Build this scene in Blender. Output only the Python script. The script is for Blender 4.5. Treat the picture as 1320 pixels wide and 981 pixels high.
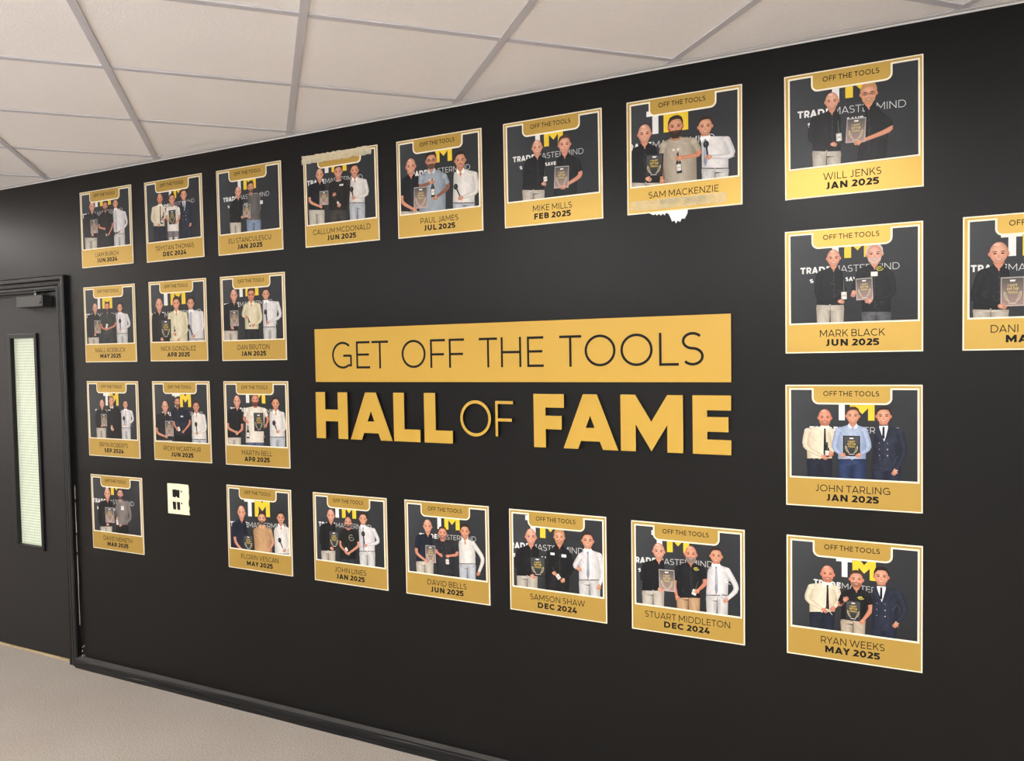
import bpy, bmesh, math, random
from mathutils import Vector, Matrix
from mathutils.geometry import tessellate_polygon
PI = math.pi
for o in list(bpy.data.objects): bpy.data.objects.remove(o)
C = bpy.context.scene.collection
SC = bpy.context.scene

# ---------------------------------------------------------------- camera, world, lights, exposure
EYE = 1.626                       # camera height above the floor
CEIL = 2.591                      # ceiling height
cam_data = bpy.data.cameras.new('camera'); cam = bpy.data.objects.new('camera', cam_data)
C.objects.link(cam); SC.camera = cam
cam_data.sensor_width = 36.0; cam_data.lens = 965.0/1320*36.0
yaw, pitch, roll = math.radians(25.7499), math.radians(-2.0051), math.radians(-0.9774)
f = Vector((-math.sin(yaw)*math.cos(pitch), math.cos(yaw)*math.cos(pitch), math.sin(pitch)))
r = Vector((math.cos(yaw), math.sin(yaw), 0)); u = r.cross(f)
r2 = r*math.cos(roll)+u*math.sin(roll); u2 = -r*math.sin(roll)+u*math.cos(roll)
M = Matrix((r2, u2, -f)).transposed().to_4x4(); M.translation = Vector((0, -2.55, EYE))
cam.matrix_world = M
w = bpy.data.worlds.new('world'); SC.world = w; w.use_nodes = True
w.node_tree.nodes['Background'].inputs[0].default_value = (.98, .97, 1, 1)
w.node_tree.nodes['Background'].inputs[1].default_value = 0.15
SC.view_settings.view_transform = 'Standard'; SC.view_settings.look = 'None'
SC.view_settings.exposure = 0.0; SC.view_settings.gamma = 1.0
SC.view_settings.use_curve_mapping = False

def area(name, loc, rot, sx, sy, power, col):
    l = bpy.data.lights.new(name, 'AREA'); l.shape = 'RECTANGLE'; l.size = sx; l.size_y = sy
    l.energy = power; l.color = col
    o = bpy.data.objects.new(name, l); o.location = loc; o.rotation_euler = rot; C.objects.link(o); return o
# unseen soft fills added at the far side (behind the camera) and left end
area('added_rear_fill', (0.6, -6.3, 1.35), (math.radians(90), 0, 0), 4.5, 1.5, 22, (.98, .98, 1))
area('added_left_fill', (-8.7, -3.4, 1.5), (math.radians(90), 0, math.radians(-90)), 3.5, 1.6, 25, (1, .93, .84))
# unseen upward fills added to brighten the suspended ceiling and its left end
area('added_ceiling_uplight', (-1.6, -4.6, 1.75), (math.radians(180), 0, 0), 8.5, .6, 640, (.90, .94, 1))
area('added_far_uplight', (-7.2, -2.3, 1.95), (math.radians(180), 0, 0), 1.4, .5, 75, (1, .97, .93))
area('added_left_uplight', (-3.9, -1.9, 2.2), (math.radians(180), math.radians(-25), 0), .12, 1.0, 7, (.97, .97, 1))
# the ceiling panels' own light is made with the panels below

# ---------------------------------------------------------------- materials
def lin(c):
    return tuple((x/12.92 if x <= .04045 else ((x+.055)/1.055)**2.4) for x in c)
def hexc(s): return tuple(int(s[i:i+2], 16)/255 for i in (0, 2, 4))
MATS = {}
def mat(name, col, rough=.6, metal=0., spec=.5, var=0., vscale=8., bump=0., bscale=60., coat=0., alpha=1., emit=0., trans=0.):
    if name in MATS: return MATS[name]
    m = bpy.data.materials.new(name); m.use_nodes = True; nt = m.node_tree; b = nt.nodes['Principled BSDF']
    L = lin(hexc(col)) if isinstance(col, str) else col
    b.inputs['Base Color'].default_value = (*L, 1); b.inputs['Roughness'].default_value = rough
    b.inputs['Metallic'].default_value = metal; b.inputs['Specular IOR Level'].default_value = spec
    b.inputs['Coat Weight'].default_value = coat; b.inputs['Alpha'].default_value = alpha
    b.inputs['Transmission Weight'].default_value = trans
    if emit:
        b.inputs['Emission Color'].default_value = (*L, 1); b.inputs['Emission Strength'].default_value = emit
    tc = nt.nodes.new('ShaderNodeTexCoord')
    if var:
        n = nt.nodes.new('ShaderNodeTexNoise'); n.inputs['Scale'].default_value = vscale; n.inputs['Detail'].default_value = 6
        mx = nt.nodes.new('ShaderNodeMix'); mx.data_type = 'RGBA'
        mx.inputs[6].default_value = (*[x*(1-var) for x in L], 1); mx.inputs[7].default_value = (*[min(1, x*(1+var)) for x in L], 1)
        nt.links.new(tc.outputs['Object'], n.inputs['Vector']); nt.links.new(n.outputs['Fac'], mx.inputs[0])
        nt.links.new(mx.outputs[2], b.inputs['Base Color'])
    if bump:
        n = nt.nodes.new('ShaderNodeTexNoise'); n.inputs['Scale'].default_value = bscale; n.inputs['Detail'].default_value = 4
        bp = nt.nodes.new('ShaderNodeBump'); bp.inputs['Strength'].default_value = bump; bp.inputs['Distance'].default_value = .004
        nt.links.new(tc.outputs['Object'], n.inputs['Vector']); nt.links.new(n.outputs['Fac'], bp.inputs['Height'])
        nt.links.new(bp.outputs['Normal'], b.inputs['Normal'])
    MATS[name] = m; return m
WALLB = mat('black_wall_paint', (.0052, .0049, .0045), rough=.36, spec=.205, bump=.10, bscale=70, var=.15, vscale=2.5)
DOORB = mat('black_door_paint', (.0075, .0075, .008), rough=.42, spec=.33, bump=.12, bscale=30)
TRIMB = mat('black_gloss_trim', (.007, .007, .0075), rough=.36, spec=.30, bump=.20, bscale=18)
FARW = mat('far_wall_paint', '8a8783', rough=.8)
WHITEW = mat('pale_wall_paint', 'd9d6d2', rough=.8, bump=.1)
GREYT = mat('grid_grey', 'c3c0c5', rough=.5, var=.04, vscale=3)
TILE = mat('ceiling_tile_white', 'efebe9', rough=.9, var=.035, vscale=90, bump=.35, bscale=260)
GOLD = mat('brushed_gold_print', (.455, .290, .058), rough=.38, metal=.50, spec=.5, var=.05, vscale=5)
SIGNG = mat('gold_acrylic', (.50, .305, .040), rough=.42, metal=.12, spec=.45)
BLACKP = mat('black_print', (.008, .007, .006), rough=.5, spec=.15)
SIDEB = mat('black_acrylic_edge', (.006, .006, .006), rough=.35)
CREAM = mat('white_plastic_edge', 'e9e0c9', rough=.4)
# printed colours come from a per-face colour attribute: flat print on the plaque
def print_mat():
    m = bpy.data.materials.new('photo_print'); m.use_nodes = True; nt = m.node_tree; b = nt.nodes['Principled BSDF']
    a = nt.nodes.new('ShaderNodeAttribute'); a.attribute_name = 'ink'
    nt.links.new(a.outputs['Color'], b.inputs['Base Color'])
    b.inputs['Roughness'].default_value = .38; b.inputs['Specular IOR Level'].default_value = .25
    return m
PRINT = print_mat()

# ---------------------------------------------------------------- helpers
def link(name, me, m=None, parent=None, kind=None):
    o = bpy.data.objects.new(name, me)
    if m is not None and me is not None and not me.materials: me.materials.append(m)
    C.objects.link(o)
    if parent is not None: o.parent = parent
    if kind: o['kind'] = kind
    return o
def tag(o, label=None, cat=None, group=None, kind=None):
    if label: o['label'] = label
    if cat: o['category'] = cat
    if group: o['group'] = group
    if kind: o['kind'] = kind
    return o
def empty(name, loc, rot=(0, 0, 0), parent=None):
    o = bpy.data.objects.new(name, None); o.location = loc; o.rotation_euler = rot; o.empty_display_size = .05
    C.objects.link(o)
    if parent: o.parent = parent
    return o
def bm_box(bm, x0, x1, y0, y1, z0, z1, bev=0):
    r = bmesh.ops.create_cube(bm, size=1)
    for v in r['verts']:
        v.co = Vector(((x0+x1)/2+v.co.x*(x1-x0), (y0+y1)/2+v.co.y*(y1-y0), (z0+z1)/2+v.co.z*(z1-z0)))
    if bev:
        es = list({e for v in r['verts'] for e in v.link_edges})
        bmesh.ops.bevel(bm, geom=es, offset=bev, segments=2, affect='EDGES', profile=.5)
def bm_mesh(name, bm):
    bmesh.ops.recalc_face_normals(bm, faces=bm.faces)
    me = bpy.data.meshes.new(name); bm.to_mesh(me); bm.free(); return me
def box(name, x0, x1, y0, y1, z0, z1, m, parent=None, kind=None, bev=0):
    bm = bmesh.new(); bm_box(bm, x0, x1, y0, y1, z0, z1, bev); return link(name, bm_mesh(name, bm), m, parent, kind)
def extrude_poly(bm, pts, y0, y1, k=0):
    """prism: outline pts (x,z) from y0 (front) to y1 (back); k separates overlapping strokes by a hair"""
    y0 -= (k % 4)*.00002
    a = [bm.verts.new((x, y0, z)) for x, z in pts]; b = [bm.verts.new((x, y1, z)) for x, z in pts]
    n = len(pts)
    tris = tessellate_polygon([[Vector((x, z, 0)) for x, z in pts]])
    for t in tris:
        try: bm.faces.new([a[i] for i in t]); bm.faces.new([b[i] for i in reversed(t)])
        except ValueError: pass
    for i in range(n):
        try: bm.faces.new((a[i], a[(i+1) % n], b[(i+1) % n], b[i]))
        except ValueError: pass
def clip(poly, axis, lim, keep_less):
    out = []; n = len(poly)
    for i in range(n):
        p, q = poly[i], poly[(i+1) % n]
        ip = (p[axis] <= lim) if keep_less else (p[axis] >= lim)
        iq = (q[axis] <= lim) if keep_less else (q[axis] >= lim)
        if ip: out.append(p)
        if ip != iq:
            t = (lim-p[axis])/(q[axis]-p[axis]); out.append(tuple(p[k]+(q[k]-p[k])*t for k in range(len(p))))
    return out
def clip_rect(poly, x0, x1, y0, y1):
    for ax, l, k in ((0, x0, False), (0, x1, True), (1, y0, False), (1, y1, True)):
        if len(poly) < 3: return []
        poly = clip(poly, ax, l, k)
    return poly if len(poly) >= 3 else []

# ---------------------------------------------------------------- stroke lettering (geometric sans)
def offset_line(pts, hw, closed=False):
    n = len(pts); L, R = [], []
    for i, p in enumerate(pts):
        if closed: a, b = pts[i-1], pts[(i+1) % n]
        else: a, b = pts[max(i-1, 0)], pts[min(i+1, n-1)]
        d1 = Vector((p[0]-a[0], p[1]-a[1])); d2 = Vector((b[0]-p[0], b[1]-p[1]))
        if d1.length < 1e-9: d1 = d2
        if d2.length < 1e-9: d2 = d1
        d1.normalize(); d2.normalize(); n1 = Vector((-d1.y, d1.x)); n2 = Vector((-d2.y, d2.x))
        m = n1+n2
        if m.length < 1e-6: m = n1
        m.normalize(); k = hw/max(.22, m.dot(n1))
        L.append((p[0]+m.x*k, p[1]+m.y*k)); R.append((p[0]-m.x*k, p[1]-m.y*k))
    return L, R
def strip_quads(pts, hw, closed=False):
    L, R = offset_line(pts, hw, closed); n = len(pts)
    return [[L[i], L[(i+1) % n], R[(i+1) % n], R[i]] for i in range(n if closed else n-1)]
def arc(cx, cy, rx, ry, a0, a1, n=14):
    return [(cx+rx*math.cos(math.radians(a0+(a1-a0)*i/n)), cy+ry*math.sin(math.radians(a0+(a1-a0)*i/n))) for i in range(n+1)]
def glyph(ch, w):
    """polygons inside a unit-high cell, and the advance width"""
    h = w/2; S = []; b = 1-h
    def sk(W): return .12, W
    def done(W, sb=.12, sb2=None): return [q for s in S for q in s], W, sb, (sb if sb2 is None else sb2)
    ln = lambda *p, c=False: S.append(strip_quads(list(p), h, c))
    if ch == ' ': return [], .30, 0, 0
    if ch == 'I': ln((h, 0), (h, 1)); return done(w)
    if ch == 'H': W = .84; ln((h, 0), (h, 1)); ln((W-h, 0), (W-h, 1)); ln((w, .5), (W-w, .5)); return done(W)
    if ch == 'L': W = .62; ln((h, 1), (h, h), (W, h)); return done(W, .12, .03)
    if ch == 'F': W = .64; ln((h, 0), (h, b), (W, b)); ln((w, .47), (W*.92, .47)); return done(W, .12, .04)
    if ch == 'E': W = .66; ln((W, b), (h, b), (h, h), (W, h)); ln((w, .51), (W*.93, .51)); return done(W, .12, .06)
    if ch == 'T': W = .78; ln((0, b), (W, b)); ln((W/2, 0), (W/2, 1-w)); return done(W, .03)
    if ch == 'O' or ch == 'Q': W = 1.06; ln(*arc(W/2, .5, W/2-h, b-.5, 0, 360, 32)[:-1], c=True); return done(W, .08)
    if ch == 'C': W = .94; ln(*arc(.53, .5, .53-h, b-.5, 48, 312, 22)); return done(W, .08, .03)
    if ch == 'G': W = .98; ln(*arc(.53, .5, .53-h, b-.5, 48, 305, 22), (W-h, .12), (W-h, .5)); ln((W-h, .48), (.56, .48)); return done(W, .08, .1)
    if ch == 'D': W = .92; ln((h, h), (h, b), (.42, b), *arc(.42, .5, W-.42-h, b-.5, 90, -90, 16), (.42, h), c=True); return done(W, .12, .08)
    if ch == 'B':
        W = .76; ln((h, h), (h, b), (.46, b), *arc(.46, (b+.52)/2, W-.5-h, (b-.52)/2, 90, -90, 10), (h, .52)); ln((.46, .52), *arc(.48, (h+.52)/2, W-.48-h, (.52-h)/2, 90, -90, 10), (.46, h), (h, h)); return done(W, .12, .06)
    if ch == 'P': W = .72; ln((h, 0), (h, b), (.42, b), *arc(.42, (b+.36)/2, W-.42-h, (b-.36)/2, 90, -90, 12), (h, .36)); return done(W, .12, .05)
    if ch == 'R': W = .76; ln((h, 0), (h, b), (.42, b), *arc(.42, (b+.38)/2, W-.44-h, (b-.38)/2, 90, -90, 12), (h, .38)); ln((.42, .40), (W-h*1.1, -.03)); return done(W, .12, .05)
    if ch == 'A': W = .94; k = h*1.08; ln((k-.03, -.06), (W/2, 1-h*.2), (W-k+.03, -.06)); ln((W*.2+h*.4, .27), (W*.8-h*.4, .27)); return done(W, .02)
    if ch == 'V': W = .92; k = h*1.08; ln((k-.03, 1.06), (W/2, h*.2), (W-k+.03, 1.06)); return done(W, .02)
    if ch == 'W': W = 1.42; k = h*1.05; ln((k-.02, 1.06), (.38, h*.3), (W/2, b), (W-.38, h*.3), (W-k+.02, 1.06)); return done(W, .02)
    if ch == 'M': W = 1.02; ln((h, 0), (h, 1-w*.15), (W/2, .27), (W-h, 1-w*.15), (W-h, 0)); return done(W)
    if ch == 'N': W = .86; ln((h, 0), (h, 1-w*.15), (W-h, w*.15), (W-h, 1)); return done(W)
    if ch == 'K': W = .78; ln((h, 0), (h, 1)); ln((h, .36), (W-h*.6, 1.05)); ln((.30, .58), (W-h*.2, -.04)); return done(W, .12, .03)
    if ch == 'X': W = .80; ln((h, -.03), (W-h, 1.03)); ln((h, 1.03), (W-h, -.03)); return done(W, .04)
    if ch == 'Y': W = .84; ln((h-.02, 1.05), (W/2, .42), (W-h+.02, 1.05)); ln((W/2, 0), (W/2, .45)); return done(W, .0)
    if ch == 'Z': W = .76; ln((0, b), (W-h*1.2, b), (h*1.2, h), (W, h)); return done(W, .07)
    if ch == 'U': W = .82; ln((h, 1), (h, .40), *arc(W/2, .40, W/2-h, .40-h, 180, 360, 14), (W-h, .40), (W-h, 1)); return done(W)
    if ch == 'J': W = .50; ln((W-h, 1), (W-h, .30), *arc(W/2, .30, W/2-h, .30-h, 0, -140, 10)); return done(W, .05, .12)
    if ch == 'S':
        W = .68; c = W/2; m_ = .515; ln(*arc(c, (b+m_)/2, c-h*1.2, (b-m_)/2, 38, 262, 16), *arc(c, (m_+h)/2, c-h, (m_-h)/2, 82, -142, 16)); return done(W, .06)
    if ch == '0': W = .78; ln(*arc(W/2, .5, W/2-h, b-.5, 0, 360, 28)[:-1], c=True); return done(W, .06)
    if ch == '2': W = .66; ln(*arc(.32, .70, .30-h*.4, .30-h, 150, -30, 12), (h*1.2, h), (W, h)); return done(W, .05)
    if ch == '4': W = .78; ln((.50, 1.03), (h*1.3, .27), (W, .27)); ln((.56, 0), (.56, .5)); return done(W, .03)
    if ch == '5': W = .68; ln((W*.93, b), (.14, b), (.10, .56), (.34, .57), *arc(.34, .31, W-.34-h, .27-h*.5, 80, -90, 12), (.18, h), (.03, .12)); return done(W, .06)
    if ch == '-': ln((0, .4), (.4, .4)); return done(.4)
    if ch == '&': return glyph('8', w)
    W = .6; ln((h, h), (h, b), (W-h, b), (W-h, h), c=True); return done(W)
def text_polys(txt, w, scale=1., track=0.):
    """list of (polygon) with x from 0 to total width, y 0..1 in cap heights"""
    out = []; x = 0; prev = 0; first = True
    for ch in txt:
        g, W, s0, s1 = glyph(ch, w)
        if not first: x += s0+track
        first = False
        for q in g:
            q = clip([(a+x, c) for a, c in q], 1, 1., True)
            if len(q) >= 3: q = clip(q, 1, 0., False)
            if len(q) >= 3: out.append(q)
        x += W+s1
    return out, x-s1
def fit_text(txt, w, x0, x1, base, cap):
    """polygons (x,z) with the word between x0 and x1; if x1 is None natural width centred on x0"""
    ps, W = text_polys(txt, w)
    if x1 is None: k = cap*.93; x0 = x0-W*k/2
    else: k = (x1-x0)/W
    return [[(x0+a*k, base+b*cap) for a, b in p] for p in ps]

# ---------------------------------------------------------------- the setting
RX0, RX1, RY0 = -9.0, 3.6, -6.6            # room extent; the black wall is the plane Y = 0
floor = box('floor', RX0, RX1, RY0, .30, -.10, 0, None, kind='structure')
def floor_mat():
    m = bpy.data.materials.new('speckled_floor'); m.use_nodes = True; nt = m.node_tree; b = nt.nodes['Principled BSDF']
    tc = nt.nodes.new('ShaderNodeTexCoord')
    n1 = nt.nodes.new('ShaderNodeTexNoise'); n1.inputs['Scale'].default_value = 190; n1.inputs['Detail'].default_value = 3
    n2 = nt.nodes.new('ShaderNodeTexNoise'); n2.inputs['Scale'].default_value = 1.6; n2.inputs['Detail'].default_value = 4
    r1 = nt.nodes.new('ShaderNodeValToRGB'); e = r1.color_ramp.elements
    e[0].position = .30; e[0].color = (*lin(hexc('857b70')), 1); e[1].position = .68; e[1].color = (*lin(hexc('bab2a8')), 1)
    e2 = r1.color_ramp.elements.new(.80); e2.color = (*lin(hexc('d4cec6')), 1)
    mx = nt.nodes.new('ShaderNodeMix'); mx.data_type = 'RGBA'; mx.blend_type = 'MULTIPLY'; mx.inputs[0].default_value = 1
    r2 = nt.nodes.new('ShaderNodeValToRGB'); r2.color_ramp.elements[0].position = .3; r2.color_ramp.elements[0].color = (.90, .88, .87, 1)
    r2.color_ramp.elements[1].position = .7; r2.color_ramp.elements[1].color = (1, 1, 1, 1)
    bp = nt.nodes.new('ShaderNodeBump'); bp.inputs['Strength'].default_value = .25; bp.inputs['Distance'].default_value = .002
    nt.links.new(tc.outputs['Object'], n1.inputs['Vector']); nt.links.new(tc.outputs['Object'], n2.inputs['Vector'])
    nt.links.new(n1.outputs['Fac'], r1.inputs[0]); nt.links.new(n2.outputs['Fac'], r2.inputs[0])
    nt.links.new(r1.outputs[0], mx.inputs[6]); nt.links.new(r2.outputs[0], mx.inputs[7]); nt.links.new(mx.outputs[2], b.inputs['Base Color'])
    nt.links.new(n1.outputs['Fac'], bp.inputs['Height']); nt.links.new(bp.outputs['Normal'], b.inputs['Normal'])
    b.inputs['Roughness'].default_value = .62; return m
floor.data.materials.append(floor_mat())
DX0, DX1, DH = -4.80, -3.892, 2.012        # door opening in the black wall
bm = bmesh.new()
extrude_poly(bm, [(RX0, 0), (DX0, 0), (DX0, DH), (DX1, DH), (DX1, 0), (RX1, 0), (RX1, CEIL+.12), (RX0, CEIL+.12)], 0, .12)
wall_back = link('wall_back', bm_mesh('wall_back', bm), WALLB, kind='structure')
box('wall_left', RX0-.1, RX0, RY0, .12, 0, CEIL+.12, WHITEW, kind='structure')
box('wall_right', RX1, RX1+.1, RY0, .12, 0, CEIL+.12, WHITEW, kind='structure')
box('wall_front', RX0, RX1, RY0-.1, RY0, 0, CEIL+.12, FARW, kind='structure')

# suspended ceiling: a grid at 44 degrees to the wall, square tiles laid in grey tees
ceiling = box('ceiling', RX0, RX1, RY0, .12, CEIL+.12, CEIL+.2, WHITEW, kind='structure')
A1, A2 = math.radians(134.2), math.radians(44.2)
n1 = Vector((math.sin(A1), -math.cos(A1))); n2 = Vector((-math.sin(A2), math.cos(A2)))
P1, O1 = .5935, .137                        # lines p.n1 = O1 + i*P1
P2, O2 = .5725, 2.2165                      # lines p.n2 = O2 + j*P2
cam2 = Vector((0, -2.55))
def grid_pt(a, b):                          # solve p.n1=a, p.n2=b
    det = n1.x*n2.y-n1.y*n2.x
    return Vector(((a*n2.y-b*n1.y)/det, (n1.x*b-n2.x*a)/det))+cam2
TW = .012
LIGHT_CELLS = {(-3, -2), (0, -3), (3, -2), (-6, -4), (-3, -6), (1, -6), (-10, -4), (-6, -8), (-6, 5)}  # unseen panels added for light; the one beyond the door inferred from wall sheen
def prism_xy(name, poly, z0, z1, m, parent, bevel=0):
    bm = bmesh.new(); a = [bm.verts.new((x, y, z0)) for x, y in poly]; b = [bm.verts.new((x, y, z1)) for x, y in poly]
    bm.faces.new(a); bm.faces.new(list(reversed(b))); n = len(poly)
    for i in range(n): bm.faces.new((a[i], b[i], b[(i+1) % n], a[(i+1) % n]))
    return link(name, bm_mesh(name, bm), m, parent)
PANEL = mat('light_diffuser', (1, .95, .88), rough=.5, emit=5.0)
PANELF = mat('light_frame', 'eeeeee', rough=.4)
for i in range(-22, 14):
    for j in range(-20, 14):
        a0, a1 = O1+i*P1+TW-.004, O1+(i+1)*P1-TW+.004; b0, b1 = O2+j*P2+TW-.004, O2+(j+1)*P2-TW+.004
        poly = [tuple(grid_pt(*q)) for q in ((a0, b0), (a1, b0), (a1, b1), (a0, b1))]
        full = all(RX0+.02 < p[0] < RX1-.02 and RY0+.02 < p[1] < -.02 for p in poly)
        pc = clip_rect(poly, RX0+.005, RX1-.005, RY0+.005, -.004)
        if not pc: continue
        cx = sum(p[0] for p in pc)/len(pc); cy = sum(p[1] for p in pc)/len(pc)
        if (i, j) in LIGHT_CELLS and full:
            t = empty('unseen_ceiling_light', (cx, cy, CEIL))
            tag(t, 'unseen square recessed ceiling light panel '+{(-3, -2): 'nearest behind the camera', (0, -3): 'behind the right of the sign', (3, -2): 'at the right end of the room', (-6, -4): 'in the middle of the room',
                (-3, -6): 'near the far wall', (1, -6): 'in the far right corner', (-10, -4): 'over the left rear of the room', (-6, -8): 'in the far rear row', (-6, 5): 'beyond the door, out to the left'}[(i, j)], 'light', 'recessed ceiling light panels')
            poly = [(p[0]-cx, p[1]-cy) for p in poly]
            prism_xy('frame', poly, .0, .03, PANELF, t)
            prism_xy('diffuser', [(x*.93, y*.93) for x, y in poly], -.003, -.0005, PANEL, t)
            l = bpy.data.lights.new('panel_lamp', 'AREA'); l.shape = 'SQUARE'; l.size = .52; l.energy = 24 if (i, j) != (-6, 5) else 17; l.color = (1, .97, .93)
            lo = bpy.data.objects.new('panel_lamp', l); lo.parent = t; lo.location = (0, 0, -.006); lo.rotation_euler = (0, 0, A2); C.objects.link(lo)
            continue
        if cx < -7.5 or cy < -4.9 : pass
        prism_xy('ceiling_tile', pc, CEIL+.004+random.Random(i*50+j).uniform(-.0008, .0008), CEIL+.02, TILE, ceiling)
def tee(a_fixed, first):
    big = 16.; hw = TW
    if first: q = [grid_pt(a_fixed-hw, -big), grid_pt(a_fixed+hw, -big), grid_pt(a_fixed+hw, big), grid_pt(a_fixed-hw, big)]
    else: q = [grid_pt(-big, a_fixed-hw), grid_pt(big, a_fixed-hw), grid_pt(big, a_fixed+hw), grid_pt(-big, a_fixed+hw)]
    pc = clip_rect([tuple(p) for p in q], RX0+.002, RX1-.002, RY0+.002, -.002)
    if pc: prism_xy('grid_tee', pc, CEIL-.0005 if first else CEIL, CEIL+.0032, GREYT, ceiling)
for i in range(-22, 14): tee(O1+i*P1, True)
for j in range(-20, 14): tee(O2+j*P2, False)
# perimeter angle along the black wall, with rough cut-in paint under it
EDGEW = mat('perimeter_angle_white', 'c9c5c2', rough=.5)
bm = bmesh.new(); bm_box(bm, RX0, RX1, -.020, 0, CEIL-.0015, CEIL+.0005); bm_box(bm, RX0, RX1, -.0015, 0, CEIL-.006, CEIL-.0015)
link('trim_1', bm_mesh('trim_1', bm), EDGEW, kind='structure')

# skirting: two-step moulded ledge
def profile_run(name, prof, x0, x1, m, kind='structure', parent=None):
    bm = bmesh.new(); n = len(prof); N = max(2, int((x1-x0)/.12)); rg = random.Random(5); rows = []
    for k in range(N+1):
        x = x0+(x1-x0)*k/N
        rows.append([bm.verts.new((x, y+(rg.uniform(-.0006, .0006) if 0 < i < n-1 else 0), z+(rg.uniform(-.0006, .0006) if 0 < i < n-1 else 0))) for i, (y, z) in enumerate(prof)])
    for k in range(N):
        for i in range(n-1): bm.faces.new((rows[k][i], rows[k+1][i], rows[k+1][i+1], rows[k][i+1]))
    bm.faces.new(rows[0]); bm.faces.new(list(reversed(rows[-1])))
    return link(name, bm_mesh(name, bm), m, parent, kind)
LEDGE = [(0, 0), (-.034, 0), (-.034, .020), (-.031, .0215), (-.031, .0245), (-.034, .026), (-.034, .040), (-.032, .045), (-.026, .0485), (0, .052)]
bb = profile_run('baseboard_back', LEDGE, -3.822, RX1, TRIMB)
bb.data.materials.append(mat('grey_ledge_top', (.055, .052, .048), rough=.75, var=.35, vscale=14, bump=.3, bscale=40))
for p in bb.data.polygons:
    if p.normal.z > .93 and p.center.z > .045: p.material_index = 1  # upward ledge faces take a lighter, rougher grey than the front
profile_run('baseboard_rear', LEDGE, RX0, DX0-.075, TRIMB)

# door, frame and its furniture
def arch_bar(bm, p0, p1, flip=False):
    pass
frame = empty('trim_2', (0, 0, 0)); frame['kind'] = 'structure'
# architrave cross-section (distance from opening, projection)
AP = [(0, .012), (.004, .018), (.016, .018), (.020, .013), (.024, .018), (.040, .022), (.046, .016), (.050, .024), (.066, .026), (.072, .020)]
def arch_side(name, xin, sgn):
    bm = bmesh.new(); pr = [(0, 0)]+AP+[(AP[-1][0], 0)]; rows = []
    for z in (0, None):
        rows.append([bm.verts.new((xin+sgn*d, -y, 0 if z == 0 else DH+d)) for d, y in pr])
    for i in range(len(pr)-1): bm.faces.new((rows[0][i], rows[0][i+1], rows[1][i+1], rows[1][i]))
    bm.faces.new(rows[0]); return link(name, bm_mesh(name, bm), TRIMB, frame)
arch_side('architrave', DX1, 1); arch_side('architrave', DX0, -1)
bm = bmesh.new(); pr = [(0, 0)]+AP+[(AP[-1][0], 0)]; rows = []
for x, s in ((DX0, -1), (DX1, 1)): rows.append([bm.verts.new((x+s*d, -y, DH+d)) for d, y in pr])
for i in range(len(pr)-1): bm.faces.new((rows[0][i], rows[0][i+1], rows[1][i+1], rows[1][i]))
link('architrave', bm_mesh('architrave', bm), TRIMB, frame)
bm = bmesh.new()
bm_box(bm, DX1-.004, DX1+.001, -.012, .12, 0, DH); bm_box(bm, DX0-.001, DX0+.004, -.012, .12, 0, DH); bm_box(bm, DX0, DX1, -.012, .12, DH-.004, DH+.001)
link('lining', bm_mesh('lining', bm), TRIMB, frame)
bm = bmesh.new(); bm_box(bm, DX1-.016, DX1-.004, .062, .12, 0, DH-.004); bm_box(bm, DX0+.004, DX0+.016, .062, .12, 0, DH-.004); bm_box(bm, DX0, DX1, .062, .12, DH-.020, DH-.004)
link('door_stop', bm_mesh('door_stop', bm), TRIMB, frame)
sl = box('threshold', DX0, DX1, .006, .12, 0, .003, mat('worn_threshold', 'b9a37c', rough=.8, var=.35, vscale=22), frame)
sl['label'] = 'worn cream strip under the door'

GX0, GX1, GZ0, GZ1 = -4.352, -4.137, .602, 1.765     # glass of the vision panel
door = empty('door_1', ((DX0+DX1)/2, .02, 0)); door['kind'] = 'structure'
ddx, ddy = door.location.x, door.location.y
bm = bmesh.new()
lx0, lx1, lz0, lz1 = DX0+.007, DX1-.007, .007, DH-.008
for (a, b, c, d) in ((lx0, GX0, lz0, lz1), (GX1, lx1, lz0, lz1), (GX0, GX1, lz0, GZ0), (GX0, GX1, GZ1, lz1)):
    bm_box(bm, a-ddx, b-ddx, 0, .040, c, d)
link('door_leaf', bm_mesh('door_leaf', bm), DOORB, door)
bm = bmesh.new(); q = .021
for (a, b, c, d) in ((GX0-q, GX0+.003, GZ0-q, GZ1+q), (GX1-.003, GX1+q, GZ0-q, GZ1+q), (GX0, GX1, GZ0-q, GZ0+.003), (GX0, GX1, GZ1-.003, GZ1+q)):
    bm_box(bm, a-ddx, b-ddx, -.010, .012, c, d, .003)
link('glazing_bead', bm_mesh('glazing_bead', bm), TRIMB, door)
GLASS = mat('backlit_wired_glass', 'cfd6c2', rough=.25, emit=.32, var=.06, vscale=3)  # faint emission in the pane stands in for a lit room behind it
pane = box('glass_pane', GX0-ddx, GX1-ddx, .014, .020, GZ0, GZ1, GLASS, door)
pane['label'] = 'pale green wired glass pane lit from behind'
bm = bmesh.new(); z = GZ0+.008
while z < GZ1:
    bm_box(bm, GX0-ddx, GX1-ddx, .0125, .0138, z, z+.0028); z += .0155
x = GX0+.008
while x < GX1:
    bm_box(bm, x-ddx, x+.0007-ddx, .0128, .0138, GZ0, GZ1); x += .0155
wm = link('wire_mesh', bm_mesh('wire_mesh', bm), mat('glass_wire', 'a9b59d', rough=.5), pane); wm['kind'] = 'stuff'
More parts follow.
